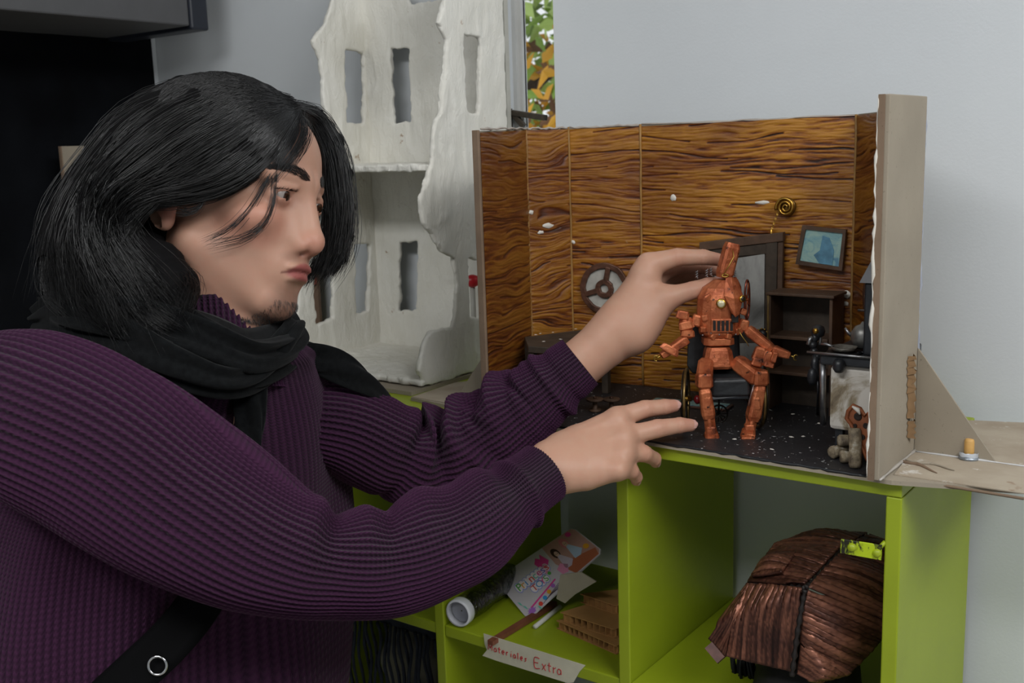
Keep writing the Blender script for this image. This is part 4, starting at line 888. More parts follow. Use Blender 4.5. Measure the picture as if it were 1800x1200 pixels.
# head frame
def head_matrix():
    a, b, c = -.3206, .0855, -.0624
    Bm = np.stack([RGT, FWD, UPV], 1)
    Rz = np.array([[math.cos(a), -math.sin(a), 0], [math.sin(a), math.cos(a), 0], [0, 0, 1]])
    Ry = np.array([[math.cos(b), 0, math.sin(b)], [0, 1, 0], [-math.sin(b), 0, math.cos(b)]])
    Rx = np.array([[1, 0, 0], [0, math.cos(c), -math.sin(c)], [0, math.sin(c), math.cos(c)]])
    return Bm @ Rz @ Ry @ Rx
HM = head_matrix(); HO = at(398.7, 346.7, 1.09)
hw = lambda p: HO + np.asarray(p, float) @ HM.T          # head-local -> world
hl = lambda P: (P - HO) @ HM                             # world -> head-local
NECK0 = hw((-.020, 0, -.065)); NECK1 = at(372, 640, 1.085)
SHN = at(135, 700, .955); SHF = at(590, 715, 1.20)        # shoulder joints, near and far
PELV = np.array([(SHN[0] + SHF[0]) / 2 - .105, (SHN[1] + SHF[1]) / 2 - .02, .93])

def head_sdf(P):
    Q = hl(P); Yb = Q.copy(); Yb[:, 1] = np.abs(Q[:, 1])
    d = s_ell(Yb, (-.014, 0, .034), (.098, .077, .085))
    d = smin(d, s_ell(Yb, (.040, 0, .036), (.055, .059, .056)), .02)
    d = smin(d, s_ell(Yb, (.036, 0, -.036), (.056, .055, .074)), .018)
    d = smin(d, s_ell(Yb, (.026, 0, -.070), (.050, .046, .042)), .02)
    d = smin(d, s_cone(Yb, (.004, .048, -.052), (.063, .018, -.101), .021, .0155), .018)
    d = smin(d, s_ell(Yb, (.071, 0, -.1050), (.0175, .021, .0165)), .014)
    d = smin(d, s_ell(Yb, (.060, .043, -.024), (.024, .019, .016)), .018)
    d = smin(d, s_cone(Yb, (.0885, .008, .017), (.074, .046, .020), .0105, .0095), .012)
    d = smax(d, -s_ell(Yb, (.103, .033, -.002), (.018, .019, .0135)), .012)
    # nose
    nz = s_cone(Yb, (.0895, 0, .012), (.1040, 0, -.034), .0078, .0088)
    nz = smin(nz, s_cone(Yb, (.080, .009, -.004), (.092, .0115, -.038), .0075, .0085), .012)
    nz = smin(nz, s_ell(Yb, (.1062, 0, -.0415), (.0100, .0100, .0094)), .008)
    nz = smin(nz, s_cone(Yb, (.106, 0, -.046), (.092, 0, -.053), .0062, .006), .005)
    nz = smin(nz, s_ell(Yb, (.0945, .0130, -.0460), (.0112, .0068, .0078)), .006)
    d = smin(d, nz, .012)
    d = smax(d, -s_ell(Yb, (.0985, .0072, -.0545), (.0068, .0038, .0042)), .002)
    # mouth
    d = smin(d, s_ell(Yb, (.074, 0, -.070), (.022, .029, .024)), .012)
    ml = Yb.copy(); ml[:, 2] += .05 * Yb[:, 1] * 0 + 6.0 * Yb[:, 1] ** 2
    d = smin(d, s_ell(ml, (.0915, 0, -.0660), (.0088, .0215, .0052)), .0035)
    d = smin(d, s_ell(ml, (.0895, 0, -.0768), (.0088, .0185, .0062)), .0035)
    d = smax(d, -s_ell(ml, (.1045, 0, -.0710), (.0095, .0255, .0006)), .0020)
    d = smax(d, -s_ell(Yb, (.0985, 0, -.0885), (.009, .015, .0048)), .008)
    # eyelids with an opening
    lid = s_ell(Yb, (.0755, .0325, -.0005), (.0155, .0170, .0135)); d = smin(d, lid, .0045)
    op = Yb.copy(); op[:, 2] += 10.0 * (Yb[:, 1] - .0335) ** 2
    d = smax(d, -s_ell(op, (.0945, .0335, -.0006), (.0150, .0150, .0031)), .0016)
    d = smin(d, s_cone(Yb, (.0915, .0215, .0088), (.0835, .0455, .0078), .0022, .0022), .005)
    # ears
    th = .18; e = Yb - np.array([-.024, .074, -.012]); er = np.stack([e[:, 0] * math.cos(th) + e[:, 2] * math.sin(th), e[:, 1] - .25 * np.maximum(-e[:, 0], 0), -e[:, 0] * math.sin(th) + e[:, 2] * math.cos(th)], 1)
    ear = s_ell(er, (0, 0, 0), (.0200, .0064, .0325)); ear = smin(ear, s_ell(er, (.003, -.001, -.026), (.009, .006, .010)), .006)
    ear = smax(ear, -s_ell(er, (.003, .0075, .000), (.0095, .0065, .0165)), .004)
    d = smin(d, ear, .006)
    # neck
    d = smin(d, s_cone(P, NECK0, NECK1, .053, .062), .022)
    d = smin(d, s_ell(P, NECK0 * .45 + NECK1 * .55 + HM[:, 0] * .046, (.014, .014, .016)), .02)
    return d
def bounds(pts, pad): A = np.array(pts); return A.min(0) - pad, A.max(0) + pad
lo, hi = bounds([hw(p) for p in ((.12, 0, 0), (-.115, 0, 0), (0, .08, 0), (0, -.08, 0), (0, 0, .12), (.08, 0, -.125))] + [NECK1], .014)
hv, hf = surface_nets(head_sdf, lo, hi, .0020)

def hand_sdf_mesh(chains, extra, lo, hi, h, joints=()):
    def fn(P):
        d = None
        for ch, kk in chains:
            e = s_chain(P, ch, .003); d = e if d is None else smin(d, e, kk)
        for c, r, kk in extra: d = smin(d, s_ell(P, c, r), kk)
        for j, u in joints:      # skin creases over the finger joints
            q = P - j; m = (q * q).sum(1) < .018 ** 2
            if m.any(): s_ = q[m] @ u; d[m] += .00042 * (np.exp(-(s_ / .0011) ** 2) + np.exp(-((s_ - .0034) / .0010) ** 2) + np.exp(-((s_ + .0034) / .0010) ** 2))
        return d
    return surface_nets(fn, lo, hi, h)
def crease_joints(chains):
    out = []
    for ch, _ in chains:
        for i in range(1, len(ch) - 1): u = ch[i + 1][0] - ch[i - 1][0]; out.append((ch[i][0], u / np.linalg.norm(u)))
    return out
A3 = lambda px, py, t, rpx=None: (at(px, py, t), (rpx * PXM(t)) if rpx else None)
# --- near (right) hand, back of the hand to the camera
hand_n = [
    ([A3(868, 893, 1.118, 24), A3(925, 848, 1.142, 27), A3(962, 824, 1.158, 32)], .02),
    ([A3(966, 802, 1.165, 24), A3(1020, 772, 1.180, 26), A3(1085, 735, 1.190, 19.5)], .022),
    ([A3(968, 815, 1.160, 25), A3(1030, 795, 1.168, 27), A3(1097, 768, 1.176, 19)], .022),
    ([A3(972, 830, 1.155, 24), A3(1030, 815, 1.158, 25), A3(1097, 797, 1.164, 17.5)], .022),
    ([A3(975, 838, 1.152, 23), A3(1030, 836, 1.150, 22), A3(1088, 826, 1.152, 16)], .022),
    ([A3(1085, 735, 1.190, 19), A3(1133, 719, 1.197, 15.5), A3(1168, 715, 1.206, 13.5), A3(1184, 713, 1.210, 11.5)], .006),
    ([A3(1097, 768, 1.176, 18.5), A3(1155, 753, 1.185, 16), A3(1195, 747, 1.194, 13.5), A3(1213, 747, 1.198, 11.5)], .006),
    ([A3(1097, 797, 1.164, 17), A3(1132, 797, 1.178, 14.5), A3(1150, 806, 1.200, 12), A3(1152, 812, 1.214, 10)], .006),
    ([A3(1088, 826, 1.152, 15.5), A3(1110, 828, 1.166, 13), A3(1118, 838, 1.182, 11), A3(1118, 844, 1.192, 9.5)], .006),
    ([A3(985, 785, 1.180, 22), A3(1020, 768, 1.205, 20), A3(1070, 762, 1.232, 15), A3(1110, 768, 1.240, 11)], .014),
]
for a_, b_ in (((1000, 796, 1.1545), (1092, 766, 1.1625)), ((1005, 818, 1.1445), (1092, 796, 1.1515)), ((1000, 770, 1.163), (1080, 737, 1.1755))): hand_n.append(([A3(*a_, 2.2), A3(*b_, 3.2)], .005))
lo, hi = bounds([p for ch, _ in hand_n for p, r in ch], .034)
nv_, nf_ = hand_sdf_mesh(hand_n, [(at(1085, 738, 1.1795), (.009,) * 3, .012), (at(1096, 769, 1.1665), (.0085,) * 3, .012), (at(1096, 797, 1.155), (.008,) * 3, .012), (at(1086, 826, 1.143), (.0075,) * 3, .012), (at(958, 852, 1.145), (.012,) * 3, .014)], lo, hi, .00135, crease_joints(hand_n[5:9]))
# --- far (left) hand pinching the robot's hat block
hand_f = [
    ([A3(940, 700, 1.268, 34), A3(1012, 645, 1.264, 43), A3(1060, 605, 1.262, 43), A3(1092, 574, 1.262, 40)], .02),
    ([A3(1090, 575, 1.262, 38), A3(1118, 530, 1.262, 36), A3(1134, 484, 1.262, 26)], .022),
    ([A3(1098, 575, 1.272, 34), A3(1125, 525, 1.285, 32), A3(1146, 482, 1.290, 22)], .022),
    ([A3(1105, 575, 1.275, 30), A3(1135, 535, 1.300, 26), A3(1150, 492, 1.310, 20)], .022),
    ([A3(1110, 582, 1.262, 28), A3(1140, 562, 1.252, 27), A3(1172, 524, 1.248, 21)], .02),
    ([A3(1134, 482, 1.262, 25), A3(1140, 466, 1.262, 22), A3(1190, 452, 1.258, 15.5), A3(1236, 452, 1.262, 13.5), A3(1261, 456, 1.266, 11.5)], .007),
    ([A3(1146, 482, 1.290, 20), A3(1196, 466, 1.300, 15), A3(1236, 468, 1.302, 13), A3(1258, 474, 1.300, 11)], .006),
    ([A3(1150, 492, 1.310, 18), A3(1192, 480, 1.322, 14), A3(1224, 482, 1.322, 12), A3(1242, 486, 1.318, 10.5)], .006),
    ([A3(1146, 500, 1.318, 16), A3(1180, 492, 1.334, 12.5), A3(1212, 493, 1.334, 10.5), A3(1228, 496, 1.330, 9)], .006),
    ([A3(1172, 524, 1.248, 20), A3(1218, 510, 1.242, 15.5), A3(1244, 503, 1.244, 15), A3(1256, 499, 1.246, 12)], .008),
]
lo, hi = bounds([p for ch, _ in hand_f for p, r in ch], .036)
fv_, ff_ = hand_sdf_mesh(hand_f, [(at(1122, 590, 1.25), (.016,) * 3, .016)], lo, hi, .00135, crease_joints(hand_f[6:9]) + crease_joints([(hand_f[9][0], 0), (hand_f[5][0][1:], 0)]))
# --- coarse hidden trunk, arms and legs that carry the head and the hands
ELN = at(520, 1000, 1.01); ELF = at(735, 805, 1.275)
HIPN = PELV + np.array([.02, -.10, -.04]); HIPF = PELV + np.array([-.02, .09, -.04])
_sd = (SHF - SHN); _sd[2] = 0; _sd /= np.linalg.norm(_sd); _ch = np.array([_sd[1], -_sd[0], 0.0])     # shoulder axis, chest direction
HIPN = PELV - _sd * .085 - np.array([0, 0, .03]); HIPF = PELV + _sd * .085 - np.array([0, 0, .03])
KNN = HIPN * [1, 1, 0] + _ch * .03 - _sd * .02 + [0, 0, .49]; KNF = HIPF * [1, 1, 0] + _ch * .05 + _sd * .02 + [0, 0, .49]
ANN = KNN * [1, 1, 0] - _ch * .03 - _sd * .01 + [0, 0, .09]; ANF = KNF * [1, 1, 0] - _ch * .01 + _sd * .01 + [0, 0, .09]
def trunk_sdf(P):
    d = s_cone(P, PELV, (SHN + SHF) / 2 - [.07, 0, .10], .09, .085)
    d = smin(d, s_cone(P, SHN - [.03, 0, .02], SHF - [.03, 0, .02], .04, .04), .06); d = smin(d, s_cone(P, NECK1 - [0, 0, .03], NECK1, .058, .055), .04)
    for a, b, c, w in ((SHN, ELN, at(868, 893, 1.10), .9), (SHF, ELF, at(940, 700, 1.262), .8)):
        d = smin(d, s_cone(P, a, b, .034 * w, .028 * w), .02); d = smin(d, s_cone(P, b, c, .028 * w, .024), .02)
    for a, b, c in ((HIPN, KNN, ANN), (HIPF, KNF, ANF)): d = smin(d, s_cone(P, a, b, .078, .052), .04); d = smin(d, s_cone(P, b, c, .05, .034), .03)
    return d
lo, hi = bounds([PELV, SHN, SHF, ELN, ELF, KNN, KNF, ANN, ANF, at(940, 700, 1.262)], .16)
tv_, tf_ = surface_nets(trunk_sdf, lo, hi, .008)

# one body mesh with a colour attribute
def lerp(a, b, f): return a + (b - a) * f[:, None]
def head_colour(P):
    Q = hl(P); Y = np.abs(Q[:, 1]); x, z = Q[:, 0], Q[:, 2]
    base = np.tile(np.array(lin((182, 141, 120))), (len(P), 1))
    sm = lambda c, r: np.clip(1 - np.sqrt((((np.stack([x, Y, z], 1) - np.array(c)) / np.array(r)) ** 2).sum(1)), 0, 1)
    base = lerp(base, np.array(lin((180, 120, 101))), np.clip(sm((.104, 0, -.045), (.025, .024, .02)) * 1.0, 0, .5))
    base = lerp(base, np.array(lin((184, 122, 104))), np.clip(sm((.065, .045, -.032), (.05, .03, .028)), 0, .4))
    base = lerp(base, np.array(lin((175, 104, 90))), np.clip(sm((-.006, .078, -.012), (.03, .02, .04)) * 1.2, 0, .6))
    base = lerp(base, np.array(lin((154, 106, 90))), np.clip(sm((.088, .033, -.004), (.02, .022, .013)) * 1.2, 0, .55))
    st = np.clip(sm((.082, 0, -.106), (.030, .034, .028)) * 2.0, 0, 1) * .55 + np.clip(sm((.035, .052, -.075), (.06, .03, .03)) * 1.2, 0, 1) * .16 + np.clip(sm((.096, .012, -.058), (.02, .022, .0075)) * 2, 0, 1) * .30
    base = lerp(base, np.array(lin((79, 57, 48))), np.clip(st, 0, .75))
    ml = z + 6.0 * Y ** 2
    lip = np.clip((1 - np.sqrt((np.minimum(x - .092, 0) / .02) ** 2 + (Y / .0225) ** 2 + ((ml + .0712) / .0098) ** 2)) * 5, 0, 1) * (x > .070)
    base = lerp(base, np.array(lin((146, 74, 74))), lip * .9)
    base = lerp(base, np.array(lin((84, 36, 38))), np.exp(-((ml + .0711) / .0011) ** 2) * (Y < .024) * (x > .070) * .75)  # mouth line: shade of the crease painted as a dark stripe
    mole = np.clip(1 - np.sqrt(((np.stack([x, Q[:, 1], z], 1) - np.array([.079, -.030, -.092])) ** 2).sum(1)) / .0016, 0, 1)
    base = lerp(base, np.array(lin((51, 34, 30))), np.clip(mole * 3, 0, 1))
    return base
def hand_colour(P, joints, tips):
    base = np.tile(np.array(lin((189, 147, 124))), (len(P), 1))
    for j in joints: base = lerp(base, np.array(lin((178, 117, 97))), np.clip(1 - np.linalg.norm(P - j, axis=1) / .015, 0, 1) * .55)
    for j in tips: base = lerp(base, np.array(lin((184, 118, 104))), np.clip(1 - np.linalg.norm(P - j, axis=1) / .016, 0, 1) * .6)
    return base
jn = [ch[i][0] for ch, _ in hand_n[5:9] for i in (0, 1, 2)]; tn = [ch[-1][0] for ch, _ in hand_n[5:10]]
jf = [ch[i][0] for ch, _ in hand_f[5:] for i in (1, 2)]; tf2 = [ch[-1][0] for ch, _ in hand_f[5:]]
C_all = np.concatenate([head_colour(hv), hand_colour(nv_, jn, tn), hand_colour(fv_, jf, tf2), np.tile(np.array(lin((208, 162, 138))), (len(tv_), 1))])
V_all = np.concatenate([hv, nv_, fv_, tv_]); o1, o2, o3 = len(hv), len(hv) + len(nv_), len(hv) + len(nv_) + len(fv_)
F_all = np.concatenate([hf, nf_ + o1, ff_ + o2, tf_ + o3])
ROOT = PELV * [1, 1, 0]
person = thing('person', 'person with long black hair in purple sweater and black scarf posing the robot', 'person', tuple(ROOT))
me = np_mesh('body', V_all - ROOT, F_all); ca = me.color_attributes.new('tone', 'FLOAT_COLOR', 'POINT')
ca.data.foreach_set('color', np.concatenate([C_all, np.ones((len(C_all), 1))], 1).astype(np.float32).ravel())
sk = NT('skin', .48, spec=.35); _a = sk.n('ShaderNodeVertexColor', _layer_name='tone'); _v = sk.coord()
_c = sk.mix(sk.ramp(sk.noise(_v, 90, 5, .6), [(0.35, (0, 0, 0)), (0.75, (.16, .16, .16))]), _a.outputs[0], lin((190, 116, 96))); sk.color(_c)
sk.b.inputs['Subsurface Weight'].default_value = .12; sk.b.inputs['Subsurface Radius'].default_value = (.006, .0025, .0015); sk.b.inputs['Subsurface Scale'].default_value = 1.0
sk.bump(sk.noise(_v, 900, 4, .7), .12, .0004); skin = sk.m
body = setmat(link('body', me, person), skin)
def lw(b, name, m, parent=None, fix=True):
    b.v = [tuple(np.array(p) - ROOT) for p in b.v]; return b.build(name, m, parent or person, fix=fix)
# eyes
ew = plain('eye_white', (140, 130, 124), .3, var=.04); ei = plain('iris_brown', (46, 28, 20), .1, var=.2); ep = plain('pupil', (6, 5, 5), .05)  # eye white greyed, the shade under the lids is in its colour
gaze_n = np.array([.985, -.10, -.10])
for s in (-1, 1):
    c = np.array([.0772, .0325 * s, -.0003]); g = Vector((.98, .06, -.16)).normalized(); qm = g.to_track_quat('Z', 'Y').to_matrix().to_4x4()
    def ball(r0, r1, n, mname, mm, par=None, R=.0132):
        prof = [(R * math.sin(a), R * math.cos(a)) for a in np.linspace(r0, r1, n)]
        b = MB().lathe(prof, 24, Matrix.Translation(Vector(c)) @ qm, False); b.v = [tuple(hw(p)) for p in b.v]; return lw(b, mname, mm, par)
    eb = ball(3.1, .46, 14, 'eyeball', ew); ball(.52, .20, 5, 'iris', ei, eb, .01335); ball(.25, .001, 4, 'pupil', ep, eb, .0135)
# fingernails
nailm = plain('fingernail', (200, 156, 146), .25, var=.05)
def nail(ch, off, L=.0115, W=.0050):
    a, b_ = ch[-2][0], ch[-1][0]; r = ch[-1][1]; d = (b_ - a) / np.linalg.norm(b_ - a); nn = np.array(off, float); nn -= d * (nn @ d); nn /= np.linalg.norm(nn); s = np.cross(d, nn)
    c = b_ + d * (r * .05) + nn * (r * .80); vs = []; m, n = 7, 7
    for i in range(m):
        u = i / (m - 1); w = W * (1 - .35 * (2 * u - 1) ** 4) * (1 if u < .85 else 1 - (u - .85) * 2.2)
        for j in range(n):
            v = 2 * j / (n - 1) - 1; vs.append(c + d * (u - .45) * L + s * v * w + nn * (.0018 * (1 - v * v) - .0004 - .0014 * max(0, u - .4)))
    return lw(MB().add(vs, [(i * n + j, i * n + j + 1, (i + 1) * n + j + 1, (i + 1) * n + j) for i in range(m - 1) for j in range(n - 1)], True), 'fingernail', nailm, body, False)
TC = -FWD
for k in (5, 6, 7, 8): nail(hand_n[k][0], TC + UPV * (.35 if k < 7 else .1) + RGT * (.0 if k < 7 else .8))
nail(hand_f[9][0], TC * .55 + UPV * .85, .013, .0058)
# eyebrows and goatee as short hairs
hairm = NT('black_hair', .33, spec=.55); hairm.color(lin((9, 8, 9))); hairm.b.inputs['Coat Weight'].default_value = .12; hairm.b.inputs['Coat Roughness'].default_value = .35; hairm = hairm.m
def strands_mesh(curves, width, name, m, parent=None):
    """curves (n, k, 3) world -> one mesh of thin 3-sided tubes"""
    n, k, _ = curves.shape; T_ = np.gradient(curves, axis=1); T_ /= np.linalg.norm(T_, axis=2, keepdims=True) + 1e-9
    ref = np.array([.31, .52, .79]); A_ = np.cross(T_, ref); A_ /= np.linalg.norm(A_, axis=2, keepdims=True) + 1e-9; B_ = np.cross(T_, A_)
    w = np.asarray(width).reshape(-1, 1) * np.concatenate([np.full(k - 3, 1.0), [.8, .55, .12]])[None]
    V_ = np.stack([curves + (A_ * math.cos(a) + B_ * math.sin(a)) * w[..., None] for a in (0, 2.094, 4.189)], 2)
    I = np.arange(n * k * 3).reshape(n, k, 3); J = np.roll(I, -1, 2); q = np.stack([I[:, :-1], J[:, :-1], J[:, 1:], I[:, 1:]], -1).reshape(-1, 4)
    return setmat(link(name, np_mesh(name, V_.reshape(-1, 3) - ROOT, q), parent or person), m)
def surf_push(P, out=.0004, it=4):
    for _ in range(it):
        d = head_sdf(P); e = 1e-3; G = np.stack([head_sdf(P + np.eye(3)[i] * e) - d for i in range(3)], 1) / e; P = P - G * (d - out)[:, None]
    return P
def face_hairs(n, fn_root, fn_dir, L, name, seed, lift=.0012, wd=.00013):
    r = np.random.default_rng(seed); root = hw(fn_root(r, n)); root = surf_push(root, -.0006); d = fn_dir(r, n) @ HM.T
    d /= np.linalg.norm(d, axis=1, keepdims=True); Ls = L * r.uniform(.6, 1.2, n); k = 5; C = []
    for j in range(k): p = root + d * (Ls * j / (k - 1))[:, None]; C.append(surf_push(p, lift * j / (k - 1) + .0001, 2) if j else root)
    return strands_mesh(np.stack(C, 1), np.full(n, wd), name, hairm, body)
for s in (-1, 1):
    def br_root(r, n, s=s):
        u = r.uniform(0, 1, n); w = (1 - .55 * u) * .0062 * np.minimum(1, .45 + u * 3); return np.stack([.099 - .016 * u ** 1.6, s * (.009 + .047 * u), .0205 + .0075 * np.sin(u * 2.3) - .004 * u + r.uniform(-1, 1, n) * w], 1)
    def br_dir(r, n, s=s): return np.stack([-.25 + 0 * r.uniform(0, 1, n), s * (1.0 + 0 * r.uniform(0, 1, n)), .35 + .4 * r.uniform(-1, 1, n)], 1)
    face_hairs(820, br_root, br_dir, .0085, 'eyebrow', 5 + s)
def go_root(r, n):
    a = r.uniform(-1, 1, n); b = r.uniform(0, 1, n) ** .9; return np.stack([.091 - .040 * b - .01 * np.abs(a), a * (.020 + .012 * b), -.100 - .022 * np.minimum(b * 1.6, 1)], 1)
face_hairs(900, go_root, lambda r, n: np.stack([.35 + .3 * r.uniform(-1, 1, n), .3 * r.uniform(-1, 1, n), -1 + 0 * r.uniform(0, 1, n)], 1), .0060, 'goatee', 9, .0020, .00013)
def lash_root(r, n): u = r.uniform(0, 1, n); return np.stack([.0925 - .010 * u ** 2, -(.0215 + .025 * u), .0045 - 10 * (.0215 + .025 * u - .0335) ** 2], 1)
face_hairs(60, lash_root, lambda r, n: np.stack([.8 + 0 * r.uniform(0, 1, n), -.45 + 0 * r.uniform(0, 1, n), .2 + .2 * r.uniform(-1, 1, n)], 1), .0055, 'eyelash', 15, .004, .00022)
# ---------------------------------------------------------------- knitted sweater
kn = NT('purple_knit', .9, spec=.15); uvn = kn.n('ShaderNodeUVMap'); sep = kn.n('ShaderNodeSeparateXYZ'); kn.l(uvn.outputs[0], sep.inputs[0])
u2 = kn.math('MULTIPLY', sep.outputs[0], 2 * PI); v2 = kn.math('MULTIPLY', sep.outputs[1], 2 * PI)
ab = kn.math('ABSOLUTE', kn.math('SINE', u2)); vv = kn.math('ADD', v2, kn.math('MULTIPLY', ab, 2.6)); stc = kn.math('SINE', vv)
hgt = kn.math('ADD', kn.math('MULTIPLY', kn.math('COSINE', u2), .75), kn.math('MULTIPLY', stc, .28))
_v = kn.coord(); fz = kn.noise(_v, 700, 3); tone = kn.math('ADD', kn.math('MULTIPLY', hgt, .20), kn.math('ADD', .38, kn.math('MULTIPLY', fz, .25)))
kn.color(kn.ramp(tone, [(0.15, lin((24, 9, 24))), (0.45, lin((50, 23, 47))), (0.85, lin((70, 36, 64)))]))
kn.bump(kn.math('ADD', hgt, kn.math('MULTIPLY', fz, .5)), .8, .0014); kn.b.inputs['Sheen Weight'].default_value = .05; kn.b.inputs['Sheen Roughness'].default_value = .5; knit = kn.m
def frames(Cn, ref):
    T_ = np.gradient(Cn, axis=0); T_ /= np.linalg.norm(T_, axis=1, keepdims=True); E = np.zeros_like(T_); e = np.array(ref, float)
    for i in range(len(T_)): e = e - T_[i] * (e @ T_[i]); e /= np.linalg.norm(e); E[i] = e
    return T_, E, np.cross(T_, E)
def knit_tube(ctrl, n_along, ribs, per, ref, disp, ribamp, stitch=.0042, squash=None):
    """ctrl: list of (centre, radius); returns mesh with rib geometry"""
    Cn = catmull([c for c, r in ctrl], n_along); Rn = catmull([[r, 0, 0] for c, r in ctrl], n_along)[:, 0]
    T_, E, G = frames(Cn, ref); nu = ribs * per; th = np.linspace(0, 2 * PI, nu, endpoint=False); s = np.linspace(0, 1, n_along)
    TH, Sg = np.meshgrid(th, s); R_ = Rn[:, None] * np.ones_like(TH) + disp(TH, Sg)
    amp = ribamp(Sg) if callable(ribamp) else ribamp
    rib = np.cos(TH * ribs); R_ = R_ + amp * rib
    sq = squash if squash else (1.0, 1.0)
    P = Cn[:, None] + E[:, None] * (R_ * np.cos(TH) * sq[0])[..., None] + G[:, None] * (R_ * np.sin(TH) * sq[1])[..., None]
    L = np.linalg.norm(np.diff(Cn, axis=0), axis=1).sum()
    return grid_mesh('knit', P - ROOT, (ribs, L / stitch), True), P
def px_ctrl(L_): return [(at(px, py, t), r * PXM(t)) for px, py, r, t in L_]
def bump1(x, c, w): return np.exp(-((x - c) / w) ** 2)
def wrapd(th, c): return np.abs((th - c + PI) % (2 * PI) - PI)
# near sleeve; angle 0 points up in the picture, PI/2 ... depends on the frame
near_c = px_ctrl([(-20, 700, 120, .965), (70, 735, 152, .945), (190, 790, 155, .945), (320, 875, 142, .96), (450, 952, 124, .985), (565, 990, 102, 1.01), (680, 985, 97, 1.045), (790, 945, 92, 1.085), (865, 897, 78, 1.115), (900, 872, 62, 1.126), (930, 850, 56, 1.138), (955, 831, 55, 1.149)])
def d_near(TH, Sg):
    up = bump1(wrapd(TH, 0), 0, 1.15); d = 0
    for c, a, w in ((.455, -.011, .020), (.505, .007, .018), (.545, -.006, .014), (.60, .004, .02), (.42, .004, .02)): d = d + a * up * bump1(Sg + .018 * np.sin(TH * 2), c, w)
    d = d + .0035 * np.sin(Sg * 46 + 2.2 * np.sin(TH)) * bump1(Sg, .62, .16) * (.4 + .6 * bump1(wrapd(TH, -.6), 0, 1.2))
    d = d + .005 * np.sin(Sg * 15 + 1.6 * TH) * bump1(Sg, .3, .25)
    d = d + .0045 * bump1(Sg, .845, .018) * (1 + .5 * np.sin(TH * 3)) - .003 * bump1(Sg, .80, .02) * up
    return d
near_m, near_P = knit_tube(near_c, 260, 60, 6, UPV, d_near, lambda s: np.where(s > .86, .0009, .00135))
far_c = px_ctrl([(520, 735, 70, 1.185), (590, 745, 80, 1.205), (665, 780, 84, 1.245), (740, 805, 84, 1.275), (815, 782, 80, 1.28), (880, 742, 76, 1.275), (930, 706, 70, 1.27), (965, 680, 58, 1.266), (995, 656, 53, 1.263), (1020, 636, 49, 1.262)])
def d_far(TH, Sg):
    r = np.random.default_rng(4); d = 0 * TH
    for _ in range(26):       # irregular folds bunched along the sleeve
        c, th0, w, tw, a, sk_ = r.uniform(.22, .78), r.uniform(-PI, PI), r.uniform(.010, .022), r.uniform(.5, 1.3), r.uniform(-.008, .008), r.uniform(-.06, .06)
        d = d + a * bump1(Sg - sk_ * np.sin(TH - th0), c, w) * bump1(wrapd(TH, th0), 0, tw)
    for c, th0, a in ((.30, .2, -.016), (.36, .4, .010), (.42, .0, -.014), (.47, .5, .010), (.545, .2, -.010), (.60, .3, .008), (.66, .1, -.008)): d = d + a * bump1(Sg + .05 * np.sin(TH - .4), c, .02) * bump1(wrapd(TH, th0), 0, 1.5)
    return d + .006 * bump1(Sg, .80, .02) - .002 * bump1(Sg, .86, .02)
far_m, far_P = knit_tube(far_c, 250, 46, 6, UPV, d_far, lambda s: np.where(s > .83, .0009, .0012))
# torso: stacked ellipses from hips to neck
def torso():
    ribs, per, nA = 150, 4, 130; th = np.linspace(0, 2 * PI, ribs * per, endpoint=False)
    mid = (SHN + SHF) / 2; z0 = PELV[2] - .10; zsh = mid[2]
    ml = mid * [1, 1, 0]; pl_ = PELV * [1, 1, 0]
    K = [(pl_ - _ch * .03 + [0, 0, z0], .200, .140), (pl_ - _ch * .03 + [0, 0, z0 + .06], .222, .152), (pl_ * .5 + (ml - _ch * .15) * .5 + [0, 0, (z0 + zsh) / 2], .224, .150), (ml - _ch * .115 + [0, 0, zsh - .14], .215, .140), (ml - _ch * .08 + [0, 0, zsh - .05], .190, .115), (ml - _ch * .045 + [0, 0, zsh + .015], .150, .090), ((ml * .5 + NECK1 * .5 * [1, 1, 0]) + [0, 0, zsh + .045], .095, .072), (NECK1 * [1, 1, 0] + [0, 0, zsh + .062], .070, .066)]
    Cn = catmull([k[0] for k in K], nA); Ra = catmull([[k[1], k[2], 0] for k in K], nA); s = np.linspace(0, 1, nA)
    TH, Sg = np.meshgrid(th, s); ex = 2 / 2.5
    ca, sa = np.cos(TH), np.sin(TH); cx = np.sign(ca) * np.abs(ca) ** ex; sx = np.sign(sa) * np.abs(sa) ** ex
    w = .0012 * np.cos(TH * ribs) + .008 * np.sin(Sg * 17 + 3 * TH) * bump1(Sg, .2, .2) + .004 * np.sin(TH * 9 + Sg * 6)
    P = Cn[:, None] + _sd * ((Ra[:, :1] + w) * cx)[..., None] + _ch * ((Ra[:, 1:2] + w) * sx)[..., None]
    return grid_mesh('knit', P - ROOT, (ribs, 150), True)
torso_m = torso()
# turned-up collar round the neck
nd = (NECK0 - NECK1) / np.linalg.norm(NECK0 - NECK1)
col_c = [(NECK1 - nd * .03, .071), (NECK1 + nd * .01, .066), (NECK1 + nd * .035, .0635), (NECK1 + nd * .058, .0632), (NECK1 + nd * .062, .0605), (NECK1 + nd * .05, .058)]
col_m, _ = knit_tube(col_c, 60, 70, 6, RGT, lambda a, b: .0015 * np.sin(a * 3), .0009)
